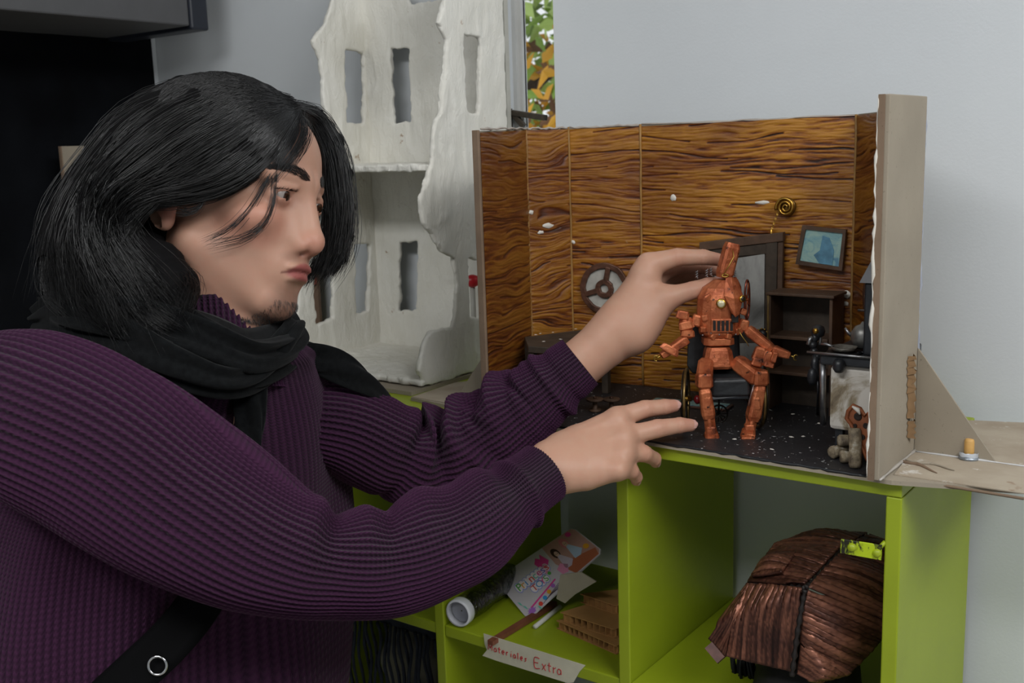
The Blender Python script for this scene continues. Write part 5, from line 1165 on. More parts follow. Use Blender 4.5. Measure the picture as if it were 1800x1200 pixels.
# cuffs get a turned-in lip so the opening is closed by cloth
def lip(Pg, c_in, t): 
    ring = Pg[-1]; c = ring.mean(0); a = c + (ring - c) * .93 - (Pg[-1] - Pg[-4]).mean(0) * 2.5; g = np.stack([ring, c + (ring - c) * .965 + (Pg[-1] - Pg[-4]).mean(0) * .3, a])
    return grid_mesh('knit', g - ROOT, (60, 3), True)
sw = join_meshes('sweater', [torso_m, near_m, far_m, col_m, lip(near_P, None, 0), lip(far_P, None, 0)])
sw.polygons.foreach_set('use_smooth', [True] * len(sw.polygons))
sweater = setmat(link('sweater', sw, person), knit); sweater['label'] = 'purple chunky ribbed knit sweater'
# armhole seam of the far sleeve and raglan seam of the near one
def seam(pts, r, name='seam'):
    P = catmull([at(*p) for p in pts], 90); cs = [P + (np.array([[.0018 * math.cos(k * 2.1), 0, .0018 * math.sin(k * 2.1)]])) for k in range(2)]
    b = MB(); b.tube(list(map(Vector, P)), [r * (1 + .18 * math.sin(i * 1.4)) for i in range(90)], 8); b.v = [tuple(np.array(p) - ROOT) for p in b.v]; return b.build(name, seam_m, sweater)
seam_m = plain('purple_seam', (58, 30, 54), .9, var=.35, scale=160, bump=.8, bscale=420, spec=.1)
#seam([(545, 690, 1.115), (560, 740, 1.105), (572, 790, 1.10), (582, 840, 1.10), (588, 880, 1.10)], .008)
# ---------------------------------------------------------------- scarf
wool = NT('black_wool', .95, spec=.1); _v = wool.coord(); wool.color(wool.ramp(wool.noise(_v, 180, 4), [(0.3, lin((8, 9, 10))), (0.8, lin((21, 23, 24)))])); wool.bump(wool.noise(_v, 800, 3), .35, .0008); wool.b.inputs['Sheen Weight'].default_value = .05; wool = wool.m
def cloth_loft(ctrl, n, m, ref, folds, closed=False):
    """ctrl: (px,py,t, half_w_px, half_th_px)"""
    cc = ctrl + ctrl[:1] if closed else ctrl
    Cn = catmull([at(a, b, t) for a, b, t, w, h in cc], n); WH = catmull([[w * PXM(t), h * PXM(t), 0] for a, b, t, w, h in cc], n)
    T_, E, G = frames(Cn, ref); th = np.linspace(0, 2 * PI, m, endpoint=False); s = np.linspace(0, 1, n); TH, Sg = np.meshgrid(th, s)
    ca, sa = np.cos(TH), np.sin(TH); k = folds(TH, Sg)
    P = Cn[:, None] + E[:, None] * (WH[:, :1] * ca + k * ca)[..., None] + G[:, None] * (WH[:, 1:2] * np.sign(sa) * np.abs(sa) ** .8 + k * np.sign(sa))[..., None]
    me = grid_mesh('scarf', P - ROOT, None, True); 
    return me
fold1 = lambda TH, Sg: .0042 * np.sin(7 * TH + 9 * Sg + 2 * np.sin(6 * Sg)) + .0025 * np.sin(13 * TH - 14 * Sg)
s1 = cloth_loft([(105, 545, 1.07, 36, 30), (150, 560, 1.015, 52, 32), (240, 580, .985, 66, 34), (340, 616, .985, 64, 36), (420, 640, 1.01, 54, 36), (478, 622, 1.06, 40, 34), (505, 590, 1.115, 26, 30), (460, 555, 1.17, 36, 30), (360, 545, 1.19, 50, 30), (230, 530, 1.17, 50, 30), (140, 530, 1.12, 40, 30)], 200, 64, UPV, fold1, True)
s2 = cloth_loft([(60, 560, 1.06, 14, 8), (120, 552, 1.02, 44, 16), (215, 590, .978, 46, 18), (310, 640, .965, 36, 22), (395, 668, .985, 26, 24), (455, 650, 1.03, 30, 24), (508, 598, 1.085, 36, 18), (514, 575, 1.13, 14, 14)], 160, 48, UPV, lambda a, b: .003 * np.sin(5 * a + 12 * b))
s3 = cloth_loft([(470, 628, 1.12, 22, 14), (520, 622, 1.135, 26, 10), (575, 636, 1.15, 27, 8), (625, 662, 1.17, 24, 8), (662, 694, 1.21, 16, 8), (690, 735, 1.28, 20, 8)], 90, 40, UPV, lambda a, b: .0018 * np.sin(4 * a + 16 * b))
s4 = cloth_loft([(440, 640, 1.05, 30, 10), (438, 690, 1.035, 28, 9), (440, 740, 1.03, 25, 9), (436, 790, 1.03, 22, 9), (432, 830, 1.035, 18, 9), (430, 880, 1.05, 12, 8)], 80, 40, RGT, lambda a, b: .002 * np.sin(4 * a + 10 * b))
scm = join_meshes('scarf', [s1, s2, s3, s4]); scm.polygons.foreach_set('use_smooth', [True] * len(scm.polygons))
scarf = setmat(link('scarf', scm, person), wool); scarf['label'] = 'black wool scarf wrapped loosely around the neck'
# ---------------------------------------------------------------- trousers and shoes (below the frame)
def tr_sdf(P):
    d = s_cone(P, PELV - [0, 0, .02], PELV + [0, 0, .04], .125, .12)
    for a, b, c in ((HIPN, KNN, ANN), (HIPF, KNF, ANF)): d = smin(d, s_cone(P, a, b, .092, .066), .03); d = smin(d, s_cone(P, b, c, .066, .052), .02)
    return np.maximum(d, P[:, 2] - (PELV[2] + .06))
lo, hi = bounds([PELV, HIPN, HIPF, KNN, KNF, ANN, ANF], .15); v_, f_ = surface_nets(tr_sdf, lo, hi, .008)
setmat(link('trousers', np_mesh('trousers', v_ - ROOT, f_), person), plain('dark_denim', (34, 36, 44), .85, var=.2, scale=60))
for an in (ANN, ANF):
    def sh_sdf(P, an=an): return np.maximum(smin(s_cone(P, an * [1, 1, 0] + [0, 0, .05] - _ch * .03, an * [1, 1, 0] + [0, 0, .032] + _ch * .16, .046, .034), s_cone(P, an, an * [1, 1, 0] + [0, 0, .05], .044, .046), .02), .001 - P[:, 2])
    lo, hi = bounds([an, an * [1, 1, 0], an + _ch * .2], .08); v_, f_ = surface_nets(sh_sdf, lo, hi, .005)
    setmat(link('shoe', np_mesh('shoe', v_ - ROOT, f_), person), plain('shoe_black', (26, 26, 28), .5))
# ---------------------------------------------------------------- shoulder strap of a bag
lea = plain('black_leather_strap', (4, 4, 5), .8, var=.2, scale=50, bump=.2, spec=.1)
bg = thing('bag_strap', 'black leather bag strap with silver ring slung across the sweater', 'bag strap', tuple(at(260, 1150, .90)))
BL = np.array(bg.location)
_tv = np.zeros(len(torso_m.vertices) * 3, np.float32); torso_m.vertices.foreach_get('co', _tv); _tv = _tv.reshape(-1, 3) + ROOT
_td = (_tv - CAMP) @ FWD; _tx = 900 + F * ((_tv - CAMP) @ RGT) / _td; _ty = 600 - F * ((_tv - CAMP) @ UPV) / _td
def on_torso(px, py):
    d2 = (_tx - px) ** 2 + (_ty - py) ** 2; m = d2 < 60 ** 2
    return at(px, py, (_td[m].min() if m.any() else _td[np.argmin(d2)]) - .003)
Cn = catmull([on_torso(*p) for p in ((424, 880), (405, 945), (378, 1010), (342, 1072), (296, 1127), (238, 1182), (170, 1245), (90, 1318), (10, 1390), (-60, 1450))], 90); T_, E, G = frames(Cn, np.cross(FWD, Cn[5] - Cn[0]))
hwid = .0215; P = np.stack([Cn - E * hwid, Cn + E * hwid], 1)
nrm_ = G
g = np.stack([Cn - E * hwid, Cn - E * hwid * .6 + nrm_ * 0, Cn + E * hwid * .6, Cn + E * hwid], 1) - BL
so = setmat(link('strap', grid_mesh('strap', g), bg), lea); m_ = so.modifiers.new('thick', 'SOLIDIFY'); m_.thickness = .004
chrome = plain('chrome', (200, 200, 202), .15, 1.0, var=.05)
rc = on_torso(285, 1162) - FWD * .013; rr_ = 16 * PXM(float((rc - CAMP) @ FWD))
b = MB().tube([rc + (RGT * math.cos(a) + UPV * math.sin(a)) * rr_ - BL for a in np.linspace(0, 2 * PI, 36, False)], .0013, 8, True); b.build('ring', chrome, bg)
b = MB().tube([on_torso(352, 1106) - FWD * .012 - BL, on_torso(332, 1139) - FWD * .012 - BL], .0016, 8); b.build('buckle_bar', chrome, bg)
# ---------------------------------------------------------------- long hair
G_near = [
    [(527, 198, 1.055), (508, 232, 1.035), (482, 275, 1.022), (440, 314, 1.012), (385, 340, 1.004), (330, 350, 1.0), (280, 350, .998), (245, 366, 1.0)],
    [(524, 193, 1.065), (470, 226, 1.030), (405, 275, 1.008), (335, 316, 0.998), (250, 346, 0.996), (222, 410, 1.000), (280, 482, 0.992), (318, 534, 0.970)],
    [(520, 187, 1.075), (446, 198, 1.040), (360, 240, 1.008), (280, 298, 0.998), (204, 356, 0.996), (196, 430, 0.998), (250, 505, 0.988), (290, 569, 0.967)],
    [(512, 176, 1.085), (425, 164, 1.055), (330, 192, 1.022), (248, 250, 1.008), (182, 322, 1.004), (162, 400, 1.004), (182, 480, 0.992), (222, 566, 0.967)],
    [(492, 178, 1.100), (407, 159, 1.085), (311, 172, 1.050), (231, 222, 1.034), (176, 293, 1.030), (138, 366, 1.025), (127, 440, 1.008), (153, 529, 0.972)],
    [(481, 171, 1.120), (397, 151, 1.120), (306, 162, 1.090), (223, 211, 1.072), (168, 284, 1.065), (124, 354, 1.055), (102, 427, 1.033), (96, 512, 0.990)],
    [(471, 169, 1.15), (396, 155, 1.16), (308, 166, 1.15), (227, 216, 1.13), (170, 288, 1.12), (126, 358, 1.10), (106, 427, 1.085), (98, 493, 1.07)],
]
G_front = [G_near[0], [(525, 195, 1.06), (490, 228, 1.033), (430, 285, 1.010), (370, 320, 1.0), (310, 334, .997), (258, 344, .995), (222, 370, .996), (196, 402, 1.0)]]
G_near = G_near[1:]
G_far = [
    [(530, 200, 1.075), (548, 232, 1.10), (560, 275, 1.112), (566, 330, 1.122), (570, 390, 1.128), (562, 445, 1.13), (546, 488, 1.13)],
    [(530, 196, 1.085), (560, 215, 1.118), (585, 262, 1.130), (596, 325, 1.136), (598, 390, 1.138), (588, 445, 1.138), (566, 482, 1.136)],
    [(526, 190, 1.10), (566, 202, 1.135), (600, 262, 1.148), (611, 335, 1.152), (612, 400, 1.152), (602, 448, 1.15), (584, 478, 1.148)],
    [(515, 180, 1.13), (560, 198, 1.16), (598, 262, 1.175), (607, 335, 1.18), (606, 400, 1.178), (596, 445, 1.175), (578, 476, 1.172)],
]
def sheet_strands(Gs, n, k, seed, thick, wander, wscale=(.00032, .0006), lenr=(.78, 1.05), wave=.0105):
    r = np.random.default_rng(seed); D = np.stack([catmull([at(*p) for p in g], 64) for g in Gs])      # (g, 64, 3)
    u = r.uniform(0, len(Gs) - 1, n); i = np.clip(u.astype(int), 0, len(Gs) - 2); f = u - i
    # clumping: pull part of the strands to clump centres
    uc = np.round(u * 10) / 10; f = np.clip(np.where(r.uniform(0, 1, n) < .75, uc + (u - uc) * .45, u) - i, 0, 1)
    base = D[i] * (1 - f)[:, None, None] + D[i + 1] * f[:, None, None]
    s = np.linspace(0, 1, k)[None] * r.uniform(*lenr, n)[:, None] + 0
    st = np.clip(s, 0, 1) * 63; a = np.clip(st.astype(int), 0, 62); w = (st - a)[..., None]; rows = np.arange(n)[:, None]
    C = base[rows, a] * (1 - w) + base[rows, a + 1] * w
    ov = np.maximum(s - 1, 0)[..., None]; C = C + (base[:, -1] - base[:, -4])[:, None] * ov * 18
    off = (r.normal(0, 1, (n, 1)) * thick) * np.sin(np.clip(s, 0, 1) * PI * .5 + .12)
    cid = np.round(u * 10).astype(int); cd = r.normal(0, .0042, 400)[cid][:, None] * np.sin(np.clip(s, 0, 1) * PI); C = C + cd[..., None] * (-FWD)
    C = C + off[..., None] * (-FWD) + (r.normal(0, 1, (n, 1)) * wander * (.25 + s))[..., None] * UPV + (r.normal(0, 1, (n, 1)) * wander * (.25 + s))[..., None] * RGT
    ph = r.uniform(0, 6.28, (n, 1)); am = r.uniform(.3, 1, (n, 1)) * wave * np.clip(s, 0, 1) ** 1.2; cl = (np.round(u * 10) * 1.7)[:, None]
    C = C + (am * np.sin(s * 11 + cl + .22 * ph))[..., None] * (RGT * .8 + UPV * .3) + (am * .7 * np.sin(s * 8.5 + cl * 1.3 + .22 * ph))[..., None] * FWD
    return C, r.uniform(*wscale, n)
def lock(pts, n, k, seed, spread, taper=.3, wscale=(.00013, .00026)):
    r = np.random.default_rng(seed); Cb = catmull([at(*p) for p in pts], k); s = np.linspace(0, 1, k); o = r.normal(0, 1, (n, 3)) * spread
    return Cb[None] + o[:, None] * (.5 + .9 * s - (1 - taper) * s ** 3)[None, :, None] + (r.normal(0, 1, (n, 1, 3)) * .003) * (s ** 2)[None, :, None], r.uniform(*wscale, n)
K_ = 15
sets = [sheet_strands([G_front[1], G_near[0]], 900, K_, 8, .0045, .0035, (.00026, .00045), (.5, .72), .003), sheet_strands(G_front, 1200, K_, 6, .0050, .0030, (.00026, .00045), (.8, 1.0), .004), sheet_strands(G_near, 5600, K_, 1, .0060, .0030, (.00028, .0005)), sheet_strands(G_near, 700, K_, 2, .011, .010, (.0002, .0003), (.85, 1.08), .007), sheet_strands(G_far, 1300, K_, 3, .006, .0028, (.00026, .00045), (.8, 1.05), .005), sheet_strands(G_far, 240, K_, 4, .008, .007, (.00018, .00028), (.85, 1.15), .006)]
locks = [
    ([(526, 200, 1.055), (512, 248, 1.033), (486, 296, 1.021), (482, 345, 1.020), (468, 388, 1.014), (430, 418, 1.008), (368, 432, 1.002)], 30, .0020),
    ([(522, 204, 1.054), (500, 256, 1.028), (470, 316, 1.016), (440, 366, 1.010), (404, 402, 1.005), (360, 424, 1.0)], 22, .0028),
    ([(527, 200, 1.058), (520, 235, 1.050), (506, 268, 1.036), (484, 300, 1.024), (462, 330, 1.018)], 60, .0040),
    ([(528, 200, 1.062), (528, 225, 1.064), (520, 255, 1.050), (502, 290, 1.032)], 40, .0030),
    ([(280, 350, .994), (250, 376, .992), (222, 405, .992), (176, 420, .992), (150, 440, .994)], 160, .0042),
    ([(222, 385, .998), (248, 440, 1.0), (296, 478, 1.002), (330, 502, .990), (316, 555, .962)], 240, .0060),
    ([(230, 400, .994), (205, 450, .992), (225, 510, .990), (265, 552, .962), (296, 572, .955)], 240, .0065),
    ([(170, 400, 1.0), (145, 460, 1.0), (165, 530, .985), (212, 576, .958)], 240, .0065),
    ([(110, 400, 1.03), (90, 460, 1.03), (92, 510, 1.02), (120, 545, 1.01)], 200, .0060),
    ([(566, 410, 1.13), (560, 450, 1.13), (545, 480, 1.13), (536, 496, 1.128)], 140, .0040),
    ([(360, 345, 1.0), (352, 362, .999), (334, 372, .998), (312, 370, .998)], 30, .0016),
]
for q_, (pts, n, sp) in enumerate(locks): sets.append(lock(pts, n, K_, 30 + q_, sp))
curv = np.concatenate([c for c, w in sets]); wid = np.concatenate([w for c, w in sets])
def skull(P):
    Q = hl(P); return np.minimum(s_ell(Q, (-.014, 0, .034), (.098, .077, .085)), s_ell(Q, (.040, 0, .036), (.055, .059, .056)))
_Pf = curv.reshape(-1, 3); _lift = np.repeat(RNG.uniform(.0045, .0085, len(curv)), K_)
for _ in range(3):
    d = skull(_Pf); m = d < _lift; e = 1e-3; Pm = _Pf[m]; d0 = d[m]
    G = np.stack([skull(Pm + np.eye(3)[i] * e) - d0 for i in range(3)], 1) / e; G /= np.linalg.norm(G, axis=1, keepdims=True) + 1e-9; _Pf[m] = Pm + G * (_lift[m] - d0)[:, None]
curv = _Pf.reshape(curv.shape)
# the dense mass under the strands
caps = [[at(*p) for p in g] for g in G_near] + [[at(*p) for p in G_front[1]]]
def hair_sdf(P):
    Q = hl(P); d = skull(P) - .0045
    face = s_ell(Q, (.098, -.014, -.042), (.066, .080, .105)); d = d + 0; d = smax(d, -face, .01); earv = s_ell(Q, (-.004, -.085, -.022), (.046, .042, .036))
    for j, g in enumerate(caps):
        c = catmull(g, 12)[2:]; off = FWD * .018
        for a in range(len(c) - 1):
            ra = .020 + .006 * min(a, 6) / 6 if a < 8 else .020; rb = ra if a < len(c) - 2 else .008
            d = smin(d, s_cone(P, c[a] + off, c[a + 1] + off, ra, rb), .012)
    bk = smin(s_cone(P, at(215, 340, 1.09), at(165, 500, 1.075), .036, .036), s_cone(P, at(250, 400, 1.07), at(240, 540, 1.06), .04, .035), .03); d = smin(d, bk, .02)
    for g in G_far[1:]:
        c = catmull([at(*p) for p in g], 8)[1:]
        for a in range(len(c) - 1): d = smin(d, s_cone(P, c[a] + FWD * .006, c[a + 1] + FWD * .006, .008, .0075 if a < len(c) - 2 else .003), .008)
    d = smax(d + .003, -earv, .008); d = smax(d, -s_ell(Q, (.056, -.075, -.022), (.046, .045, .048)), .006)
    Qx = Q.copy(); Qx[:, 1] = np.abs(Q[:, 1])
    return smax(d + .0012 * vnoise(P, 160, 3), -(head_sdf(P) - .004) * 1.0 - .02, .004)
lo, hi = bounds([at(80, 140, 1.0), at(620, 570, 1.0), at(80, 140, 1.2), at(620, 570, 1.2), at(400, 120, 1.1)], .02)
mv_, mf_ = surface_nets(hair_sdf, lo, hi, .0035)
mass = setmat(link('hair', np_mesh('hair', mv_ - ROOT, mf_), person), plain('hair_underlayer', (8, 7, 8), .85, var=.3, scale=200, spec=.15)); mass['label'] = 'long wavy black hair parted in the middle'
st_ = strands_mesh(curv, wid, 'hair_strands', hairm, mass); st_['kind'] = 'stuff'
# ================================================================ THINGS IN THE SHELF COMPARTMENTS
ZL = .995
# ---- paper tape with handwriting on the shelf edge
tape_m = plain('masking_tape', (204, 200, 178), .7, var=.05, scale=60, bump=.2)
red_ink = plain('red_ink', (186, 44, 48), .6, var=.1)
yt = YF - .0006
tp_px = [(850, 1113), (1029, 1169), (1019, 1180), (1008, 1199), (997, 1200), (870, 1160), (848, 1152), (856, 1142), (852, 1132)]
tape = thing('paper_tape_label', 'strip of cream masking tape with red handwriting on the green shelf edge', 'label', tuple(ony(940, 1170, yt)))
TL = np.array(tape.location)
L(pxslab(MB(), tp_px, yt, .0005), 'tape_strip', tape_m, tape)
def stroke_letters(text, origin_px, step, slope, hpx, glyphs, root, y, m, wpx=1.0, names='letter'):
    x0, y0 = origin_px
    for ch_ in text:
        if ch_ in glyphs:
            b = MB()
            for stx in glyphs[ch_]:
                P = catmull([ony(x0 + gx * hpx * .8, y0 + slope * gx * hpx * .8 - gy * hpx, y) for gx, gy in stx], max(4, 4 * len(stx)))
                b.tube(list(map(Vector, P)), wpx * .00058, 5)
            L(b, names, m, root)
        x0 += step.get(ch_, step['*']) ; y0 += slope * step.get(ch_, step['*'])
GL = {'M': [[(0, 0), (.1, 1), (.4, .3), (.7, 1), (.8, 0)]], 'a': [[(.5, .5), (.2, .55), (.05, .25), (.25, 0), (.5, .2), (.5, .5), (.55, .05)]], 't': [[(.2, .9), (.2, .2), (.35, 0)], [(0, .6), (.45, .62)]], 'e': [[(.05, .3), (.45, .32), (.35, .58), (.1, .5), (.05, .15), (.4, 0)]], 'r': [[(.05, .6), (.08, 0)], [(.08, .4), (.35, .6)]],
      'i': [[(.1, .55), (.12, 0)], [(.1, .8), (.14, .84)]], 'l': [[(.1, 1), (.12, 0)]], 's': [[(.4, .55), (.1, .5), (.3, .25), (.05, 0)]], 'E': [[(.75, 1.05), (.1, 1.0), (.15, 0), (.8, .02)], [(.12, .52), (.6, .55)]], 'x': [[(.0, .6), (.45, 0)], [(.45, .62), (0, 0)]]}
stroke_letters('Materiales', (858, 1141), {'*': 7.6, 'M': 10, 'i': 4.5, 'l': 5, 't': 6.5}, .33, 11, GL, tape, yt - .0004, red_ink)
stroke_letters('Extra', (938, 1172), {'*': 9.5, 'E': 15, 'r': 7}, .30, 17, GL, tape, yt - .0004, red_ink)
# ---- brown wooden stick lying across the shelf edge
st0 = ony(862, 1137, YF - .012); st1 = onz(975, 1062, ZL + .004); 
d_ = st1 - st0
stick = MB().bar(st0 + [0, 0, .006], st1 + [0, 0, .002], .009, .006).build('wooden_stick', plain('red_brown_wood', (122, 72, 52), .55, var=.2, scale=60))
tag(stick, 'flat red-brown wooden stick poking over the shelf edge and tape', 'stick')
ws = MB().tube([onz(940, 1106, ZL) + [0, 0, .0035], onz(985, 1070, ZL) + [0, 0, .0035]], .0033, 10).build('paper_stick', plain('white_paper_stick', (214, 212, 204), .6, var=.04))
tag(ws, 'short white paper stick lying on the green shelf', 'stick')
# ---- clear plastic bottle lying down, white neck ring to the camera
clr = NT('clear_plastic', .08); _v = clr.coord(); _o = clr.t.nodes['Material Output']
_bp = clr.n('ShaderNodeBump', Strength=.8, Distance=.006); clr.l(clr.noise(_v, 60, 4, .6, 1.5), _bp.inputs['Height'])
_gl = clr.n('ShaderNodeBsdfGlossy', Roughness=.08); clr.l(_bp.outputs[0], _gl.inputs['Normal']); _tr = clr.n('ShaderNodeBsdfTransparent'); _tr.inputs[0].default_value = (.86, .90, .86, 1)
_lw2 = clr.n('ShaderNodeLayerWeight', Blend=.5); clr.l(_bp.outputs[0], _lw2.inputs['Normal']); _mx = clr.n('ShaderNodeMixShader'); clr.l(_lw2.outputs['Fresnel'], _mx.inputs[0]); clr.l(_tr.outputs[0], _mx.inputs[1]); clr.l(_gl.outputs[0], _mx.inputs[2]); clr.l(_mx.outputs[0], _o.inputs[0]); clr = clr.m
whitep = plain('white_plastic', (216, 218, 222), .4, var=.03)
nb = onz(806, 1104, ZL) ; n0 = np.array([nb[0], nb[1], ZL + .0215]); ndir = np.array([.30, .95, .0]); ndir /= np.linalg.norm(ndir)
ndir = (onz(900, 1010, ZL) - onz(800, 1085, ZL)); ndir[2] = 0; ndir /= np.linalg.norm(ndir)
bot = thing('plastic_bottle', 'crumpled clear plastic bottle with white neck ring lying on the shelf', 'bottle', tuple(n0))
Mb = Vector(ndir).to_track_quat('Z', 'Y').to_matrix().to_4x4()
ringp = [(.0165, 0), (.0190, .0), (.0195, .002), (.0195, .012), (.0185, .014), (.0165, .014)]
o = MB().lathe(ringp + ringp[:1], 32, Mb, False).build('neck_ring', whitep, bot); MB().lathe([(.0160, .010), (.001, .0101)], 28, Mb, False).build('inner_disc', plain('ring_grey', (140, 142, 150), .6), o)
bp = [(.0170, .013), (.0190, .018), (.0205, .028), (.0206, .06), (.0195, .075), (.0206, .09), (.0205, .14), (.018, .15), (.004, .152)]
bm_ = MB(); 
prof = catmull([[r, z, 0] for r, z in bp], 40)
bm_.lathe([(p[0], p[1]) for p in prof], 36, Mb, False); rq = random.Random(2)
nz_ = vnoise(np.array(bm_.v), 60, 5); bm_.v = [tuple(np.array(v) * 1.0 + (np.array(v) - ndir * (np.array(v) @ ndir)) / .02 * (nz_[i] * .0016 - .0008)) for i, v in enumerate(bm_.v)]
bo_ = bm_.build('bottle_body', clr, bot); sl = bo_.modifiers.new('wall', 'SOLIDIFY'); sl.thickness = .0006
# ---- toy packaging card (printed both halves)
pc = [(870, 1013), (1010, 926), (1058, 962), (1058, 982), (930, 1089)]
cO = onz(932, 1090, ZL + .001)                      # lower corner rests on the board
# card plane: leaning back; frame from four pixel corners on a tilted plane
def card_pt(u, v):
    """u along the long side 0..1, v across 0..1 (pixels of the printed face)"""
    a = np.array([870 + (1007 - 870) * u, 1018 + (926 - 1018) * u]); b_ = np.array([928 + (1060 - 928) * u, 1089 + (968 - 1089) * u]); p = a * (1 - v) + b_ * v
    return p
pl_p0 = onz(930, 1089, ZL + .0005); pl_n = np.array([-.25, -.62, .74]); pl_n /= np.linalg.norm(pl_n)
def on_card(px, py, off=0.0):
    d = ray(px, py); t = ((pl_p0 - CAMP) @ pl_n) / (d @ pl_n); return CAMP + d * t + pl_n * off
cardt = thing('toy_package_card', 'printed toy package card with colourful lettering and two dolls on the shelf', 'packaging', tuple(pl_p0))
def cpoly(uvs, off, th, name, m, parent=None, bevel=0):
    pts = [on_card(*card_pt(u, v), off) for u, v in uvs]; n = len(pts); vs = [p + pl_n * 0 for p in pts] + [p - pl_n * th for p in pts]
    return L(MB().add(vs, [tuple(range(n)), tuple(range(2 * n - 1, n - 1, -1))] + [(i, (i + 1) % n, (i + 1) % n + n, i + n) for i in range(n)]), name, m, cardt, parent, bevel)
def ell_uv(cu, cv, ru, rv, n=16, a0=0, a1=2 * PI, rot=0): return [(cu + ru * math.cos(a) * math.cos(rot) - rv * math.sin(a) * math.sin(rot) * .5, cv + rv * math.sin(a) * math.cos(rot) + ru * math.cos(a) * math.sin(rot) * 2) for a in np.linspace(a0, a1, n, endpoint=False)]
flat = lambda name, c: plain(name, c, .5, var=.04, scale=30)
wcard = flat('card_white', (206, 200, 206))
base = cpoly([(0, .08), (.03, 0), (.97, 0), (1, .1), (1, .92), (.96, 1), (.04, 1), (0, .9)], 0, .0018, 'card_sheet', wcard)
L(MB().add([on_card(*card_pt(u, v), o_) for u, v, o_ in ((0, .08, -.003), (0, .9, -.003), (.04, 1, -.012), (.03, .5, -.018), (0, .08, -.006), (0, .9, -.006), (.04, 1, -.015), (.03, .5, -.021))], [(0, 1, 2, 3), (4, 7, 6, 5), (0, 4, 5, 1), (1, 5, 6, 2)]), 'folded_back', flat('card_back', (196, 186, 160)), cardt)
cpoly([(.60, .01), (.96, .01), (.99, .1), (.99, .9), (.95, .985), (.66, .96), (.58, .5)], .0003, .0003, 'photo_area', flat('peach_photo', (196, 150, 140)), base)
cpoly([(.60, .55), (.98, .8), (.95, .985), (.66, .96)], .0005, .0002, 'photo_floor', flat('orange_floor', (186, 106, 74)), base)
PK = [flat('pk_%d' % i, c) for i, c in enumerate(((226, 66, 150), (80, 170, 70), (236, 170, 50), (60, 150, 214), (222, 70, 60), (110, 90, 190), (236, 150, 190), (110, 200, 180), (170, 110, 200), (250, 240, 245)))]
# headline: "Princess" and "TOYS" as solid letters
def card_text(txt, u0, v0, du, size, cols, bold=.35):
    # outline lettering built from a text curve turned into a mesh
    for i, c in enumerate(txt):
        cu = bpy.data.curves.new('glyph', 'FONT'); cu.body = c; cu.size = 1.0; cu.extrude = 0; cu.offset = .02 * bold
        ob = bpy.data.objects.new('glyph', cu); COL.objects.link(ob); dg_ = bpy.context.evaluated_depsgraph_get(); m_ = bpy.data.meshes.new_from_object(ob.evaluated_get(dg_)); bpy.data.objects.remove(ob)
        for (grow, off, mat_) in ((1.0, .0011, cols[i % len(cols)]),):
            vs = [on_card(*card_pt(u0 + du * i + v.co.x * size * .52, v0 - v.co.y * size), off) for v in m_.vertices]
            L(MB().add(vs, [tuple(p.vertices) for p in m_.polygons]), 'letter', mat_, cardt, base)
        cx = u0 + du * (i + .4)
        cpoly(ell_uv(cx, v0 - size * .33, du * .72, size * .52, 14), .0006, .0002, 'letter_halo', flat('halo_blue', (150, 160, 222)), base)
        cpoly(ell_uv(cx, v0 - size * .33, du * .60, size * .44, 14), .0008, .0002, 'letter_halo', PK[9], base)
card_text('Princess', .115, .49, .0505, .22, [PK[1], PK[2], PK[3], PK[4], PK[7], PK[0], PK[5], PK[4]])
card_text('TOYS', .23, .68, .052, .19, [PK[4], PK[3], PK[0], PK[1]])
cpoly([(.10, .86), (.47, .735), (.475, .765), (.105, .89)], .0006, .0002, 'magenta_bar', PK[0], base)
for k, (u, v, c) in enumerate(((.20, .885, 4), (.27, .85, 3), (.34, .81, 2), (.41, .77, 8))): cpoly(ell_uv(u, v + .06, .022, .045, 14), .0009, .0002, 'round_icon', PK[c], base)
cpoly(ell_uv(.06, .20, .018, .04, 12), .0008, .0002, 'print_berry', PK[4], base)
cpoly([(.42, .22), (.47, .12), (.50, .2), (.53, .1), (.56, .33), (.50, .44), (.44, .40)], .0008, .0002, 'print_dress', PK[0], base)
cpoly(ell_uv(.46, .5, .02, .06, 12), .0008, .0002, 'print_cupcake', PK[6], base); cpoly(ell_uv(.47, .57, .018, .04, 12), .0009, .0002, 'print_cupcake_base', PK[1], base)
fl_ = [(.09 + .055 * math.cos(a) * (1 if i % 2 else .6), .985 - .02 - .10 * (1 if i % 2 else .6) * abs(math.sin(a)) - .02) for i, a in enumerate(np.linspace(0, PI, 13))]
cpoly(fl_ + [(.06, .985), (.12, .985)], .0008, .0002, 'print_flower', PK[8], base)
for (u, v) in ((.03, .62), (.05, .74), (.16, .93)): cpoly([(u, v), (u + .018, v + .04), (u + .02, v + .12), (u + .004, v + .07)], .0008, .0002, 'print_leaf', PK[7], base)
txm = flat('fine_print', (90, 70, 90))
for k in range(4): cpoly([(.22 + .03 * k, 1.0 - .012 * k - .03), (.47, .88 + .03 * k - .02), (.47, .888 + .03 * k - .02), (.222 + .03 * k, 1.0 - .012 * k - .022)], .0006, .0002, 'fine_print', txm, base)
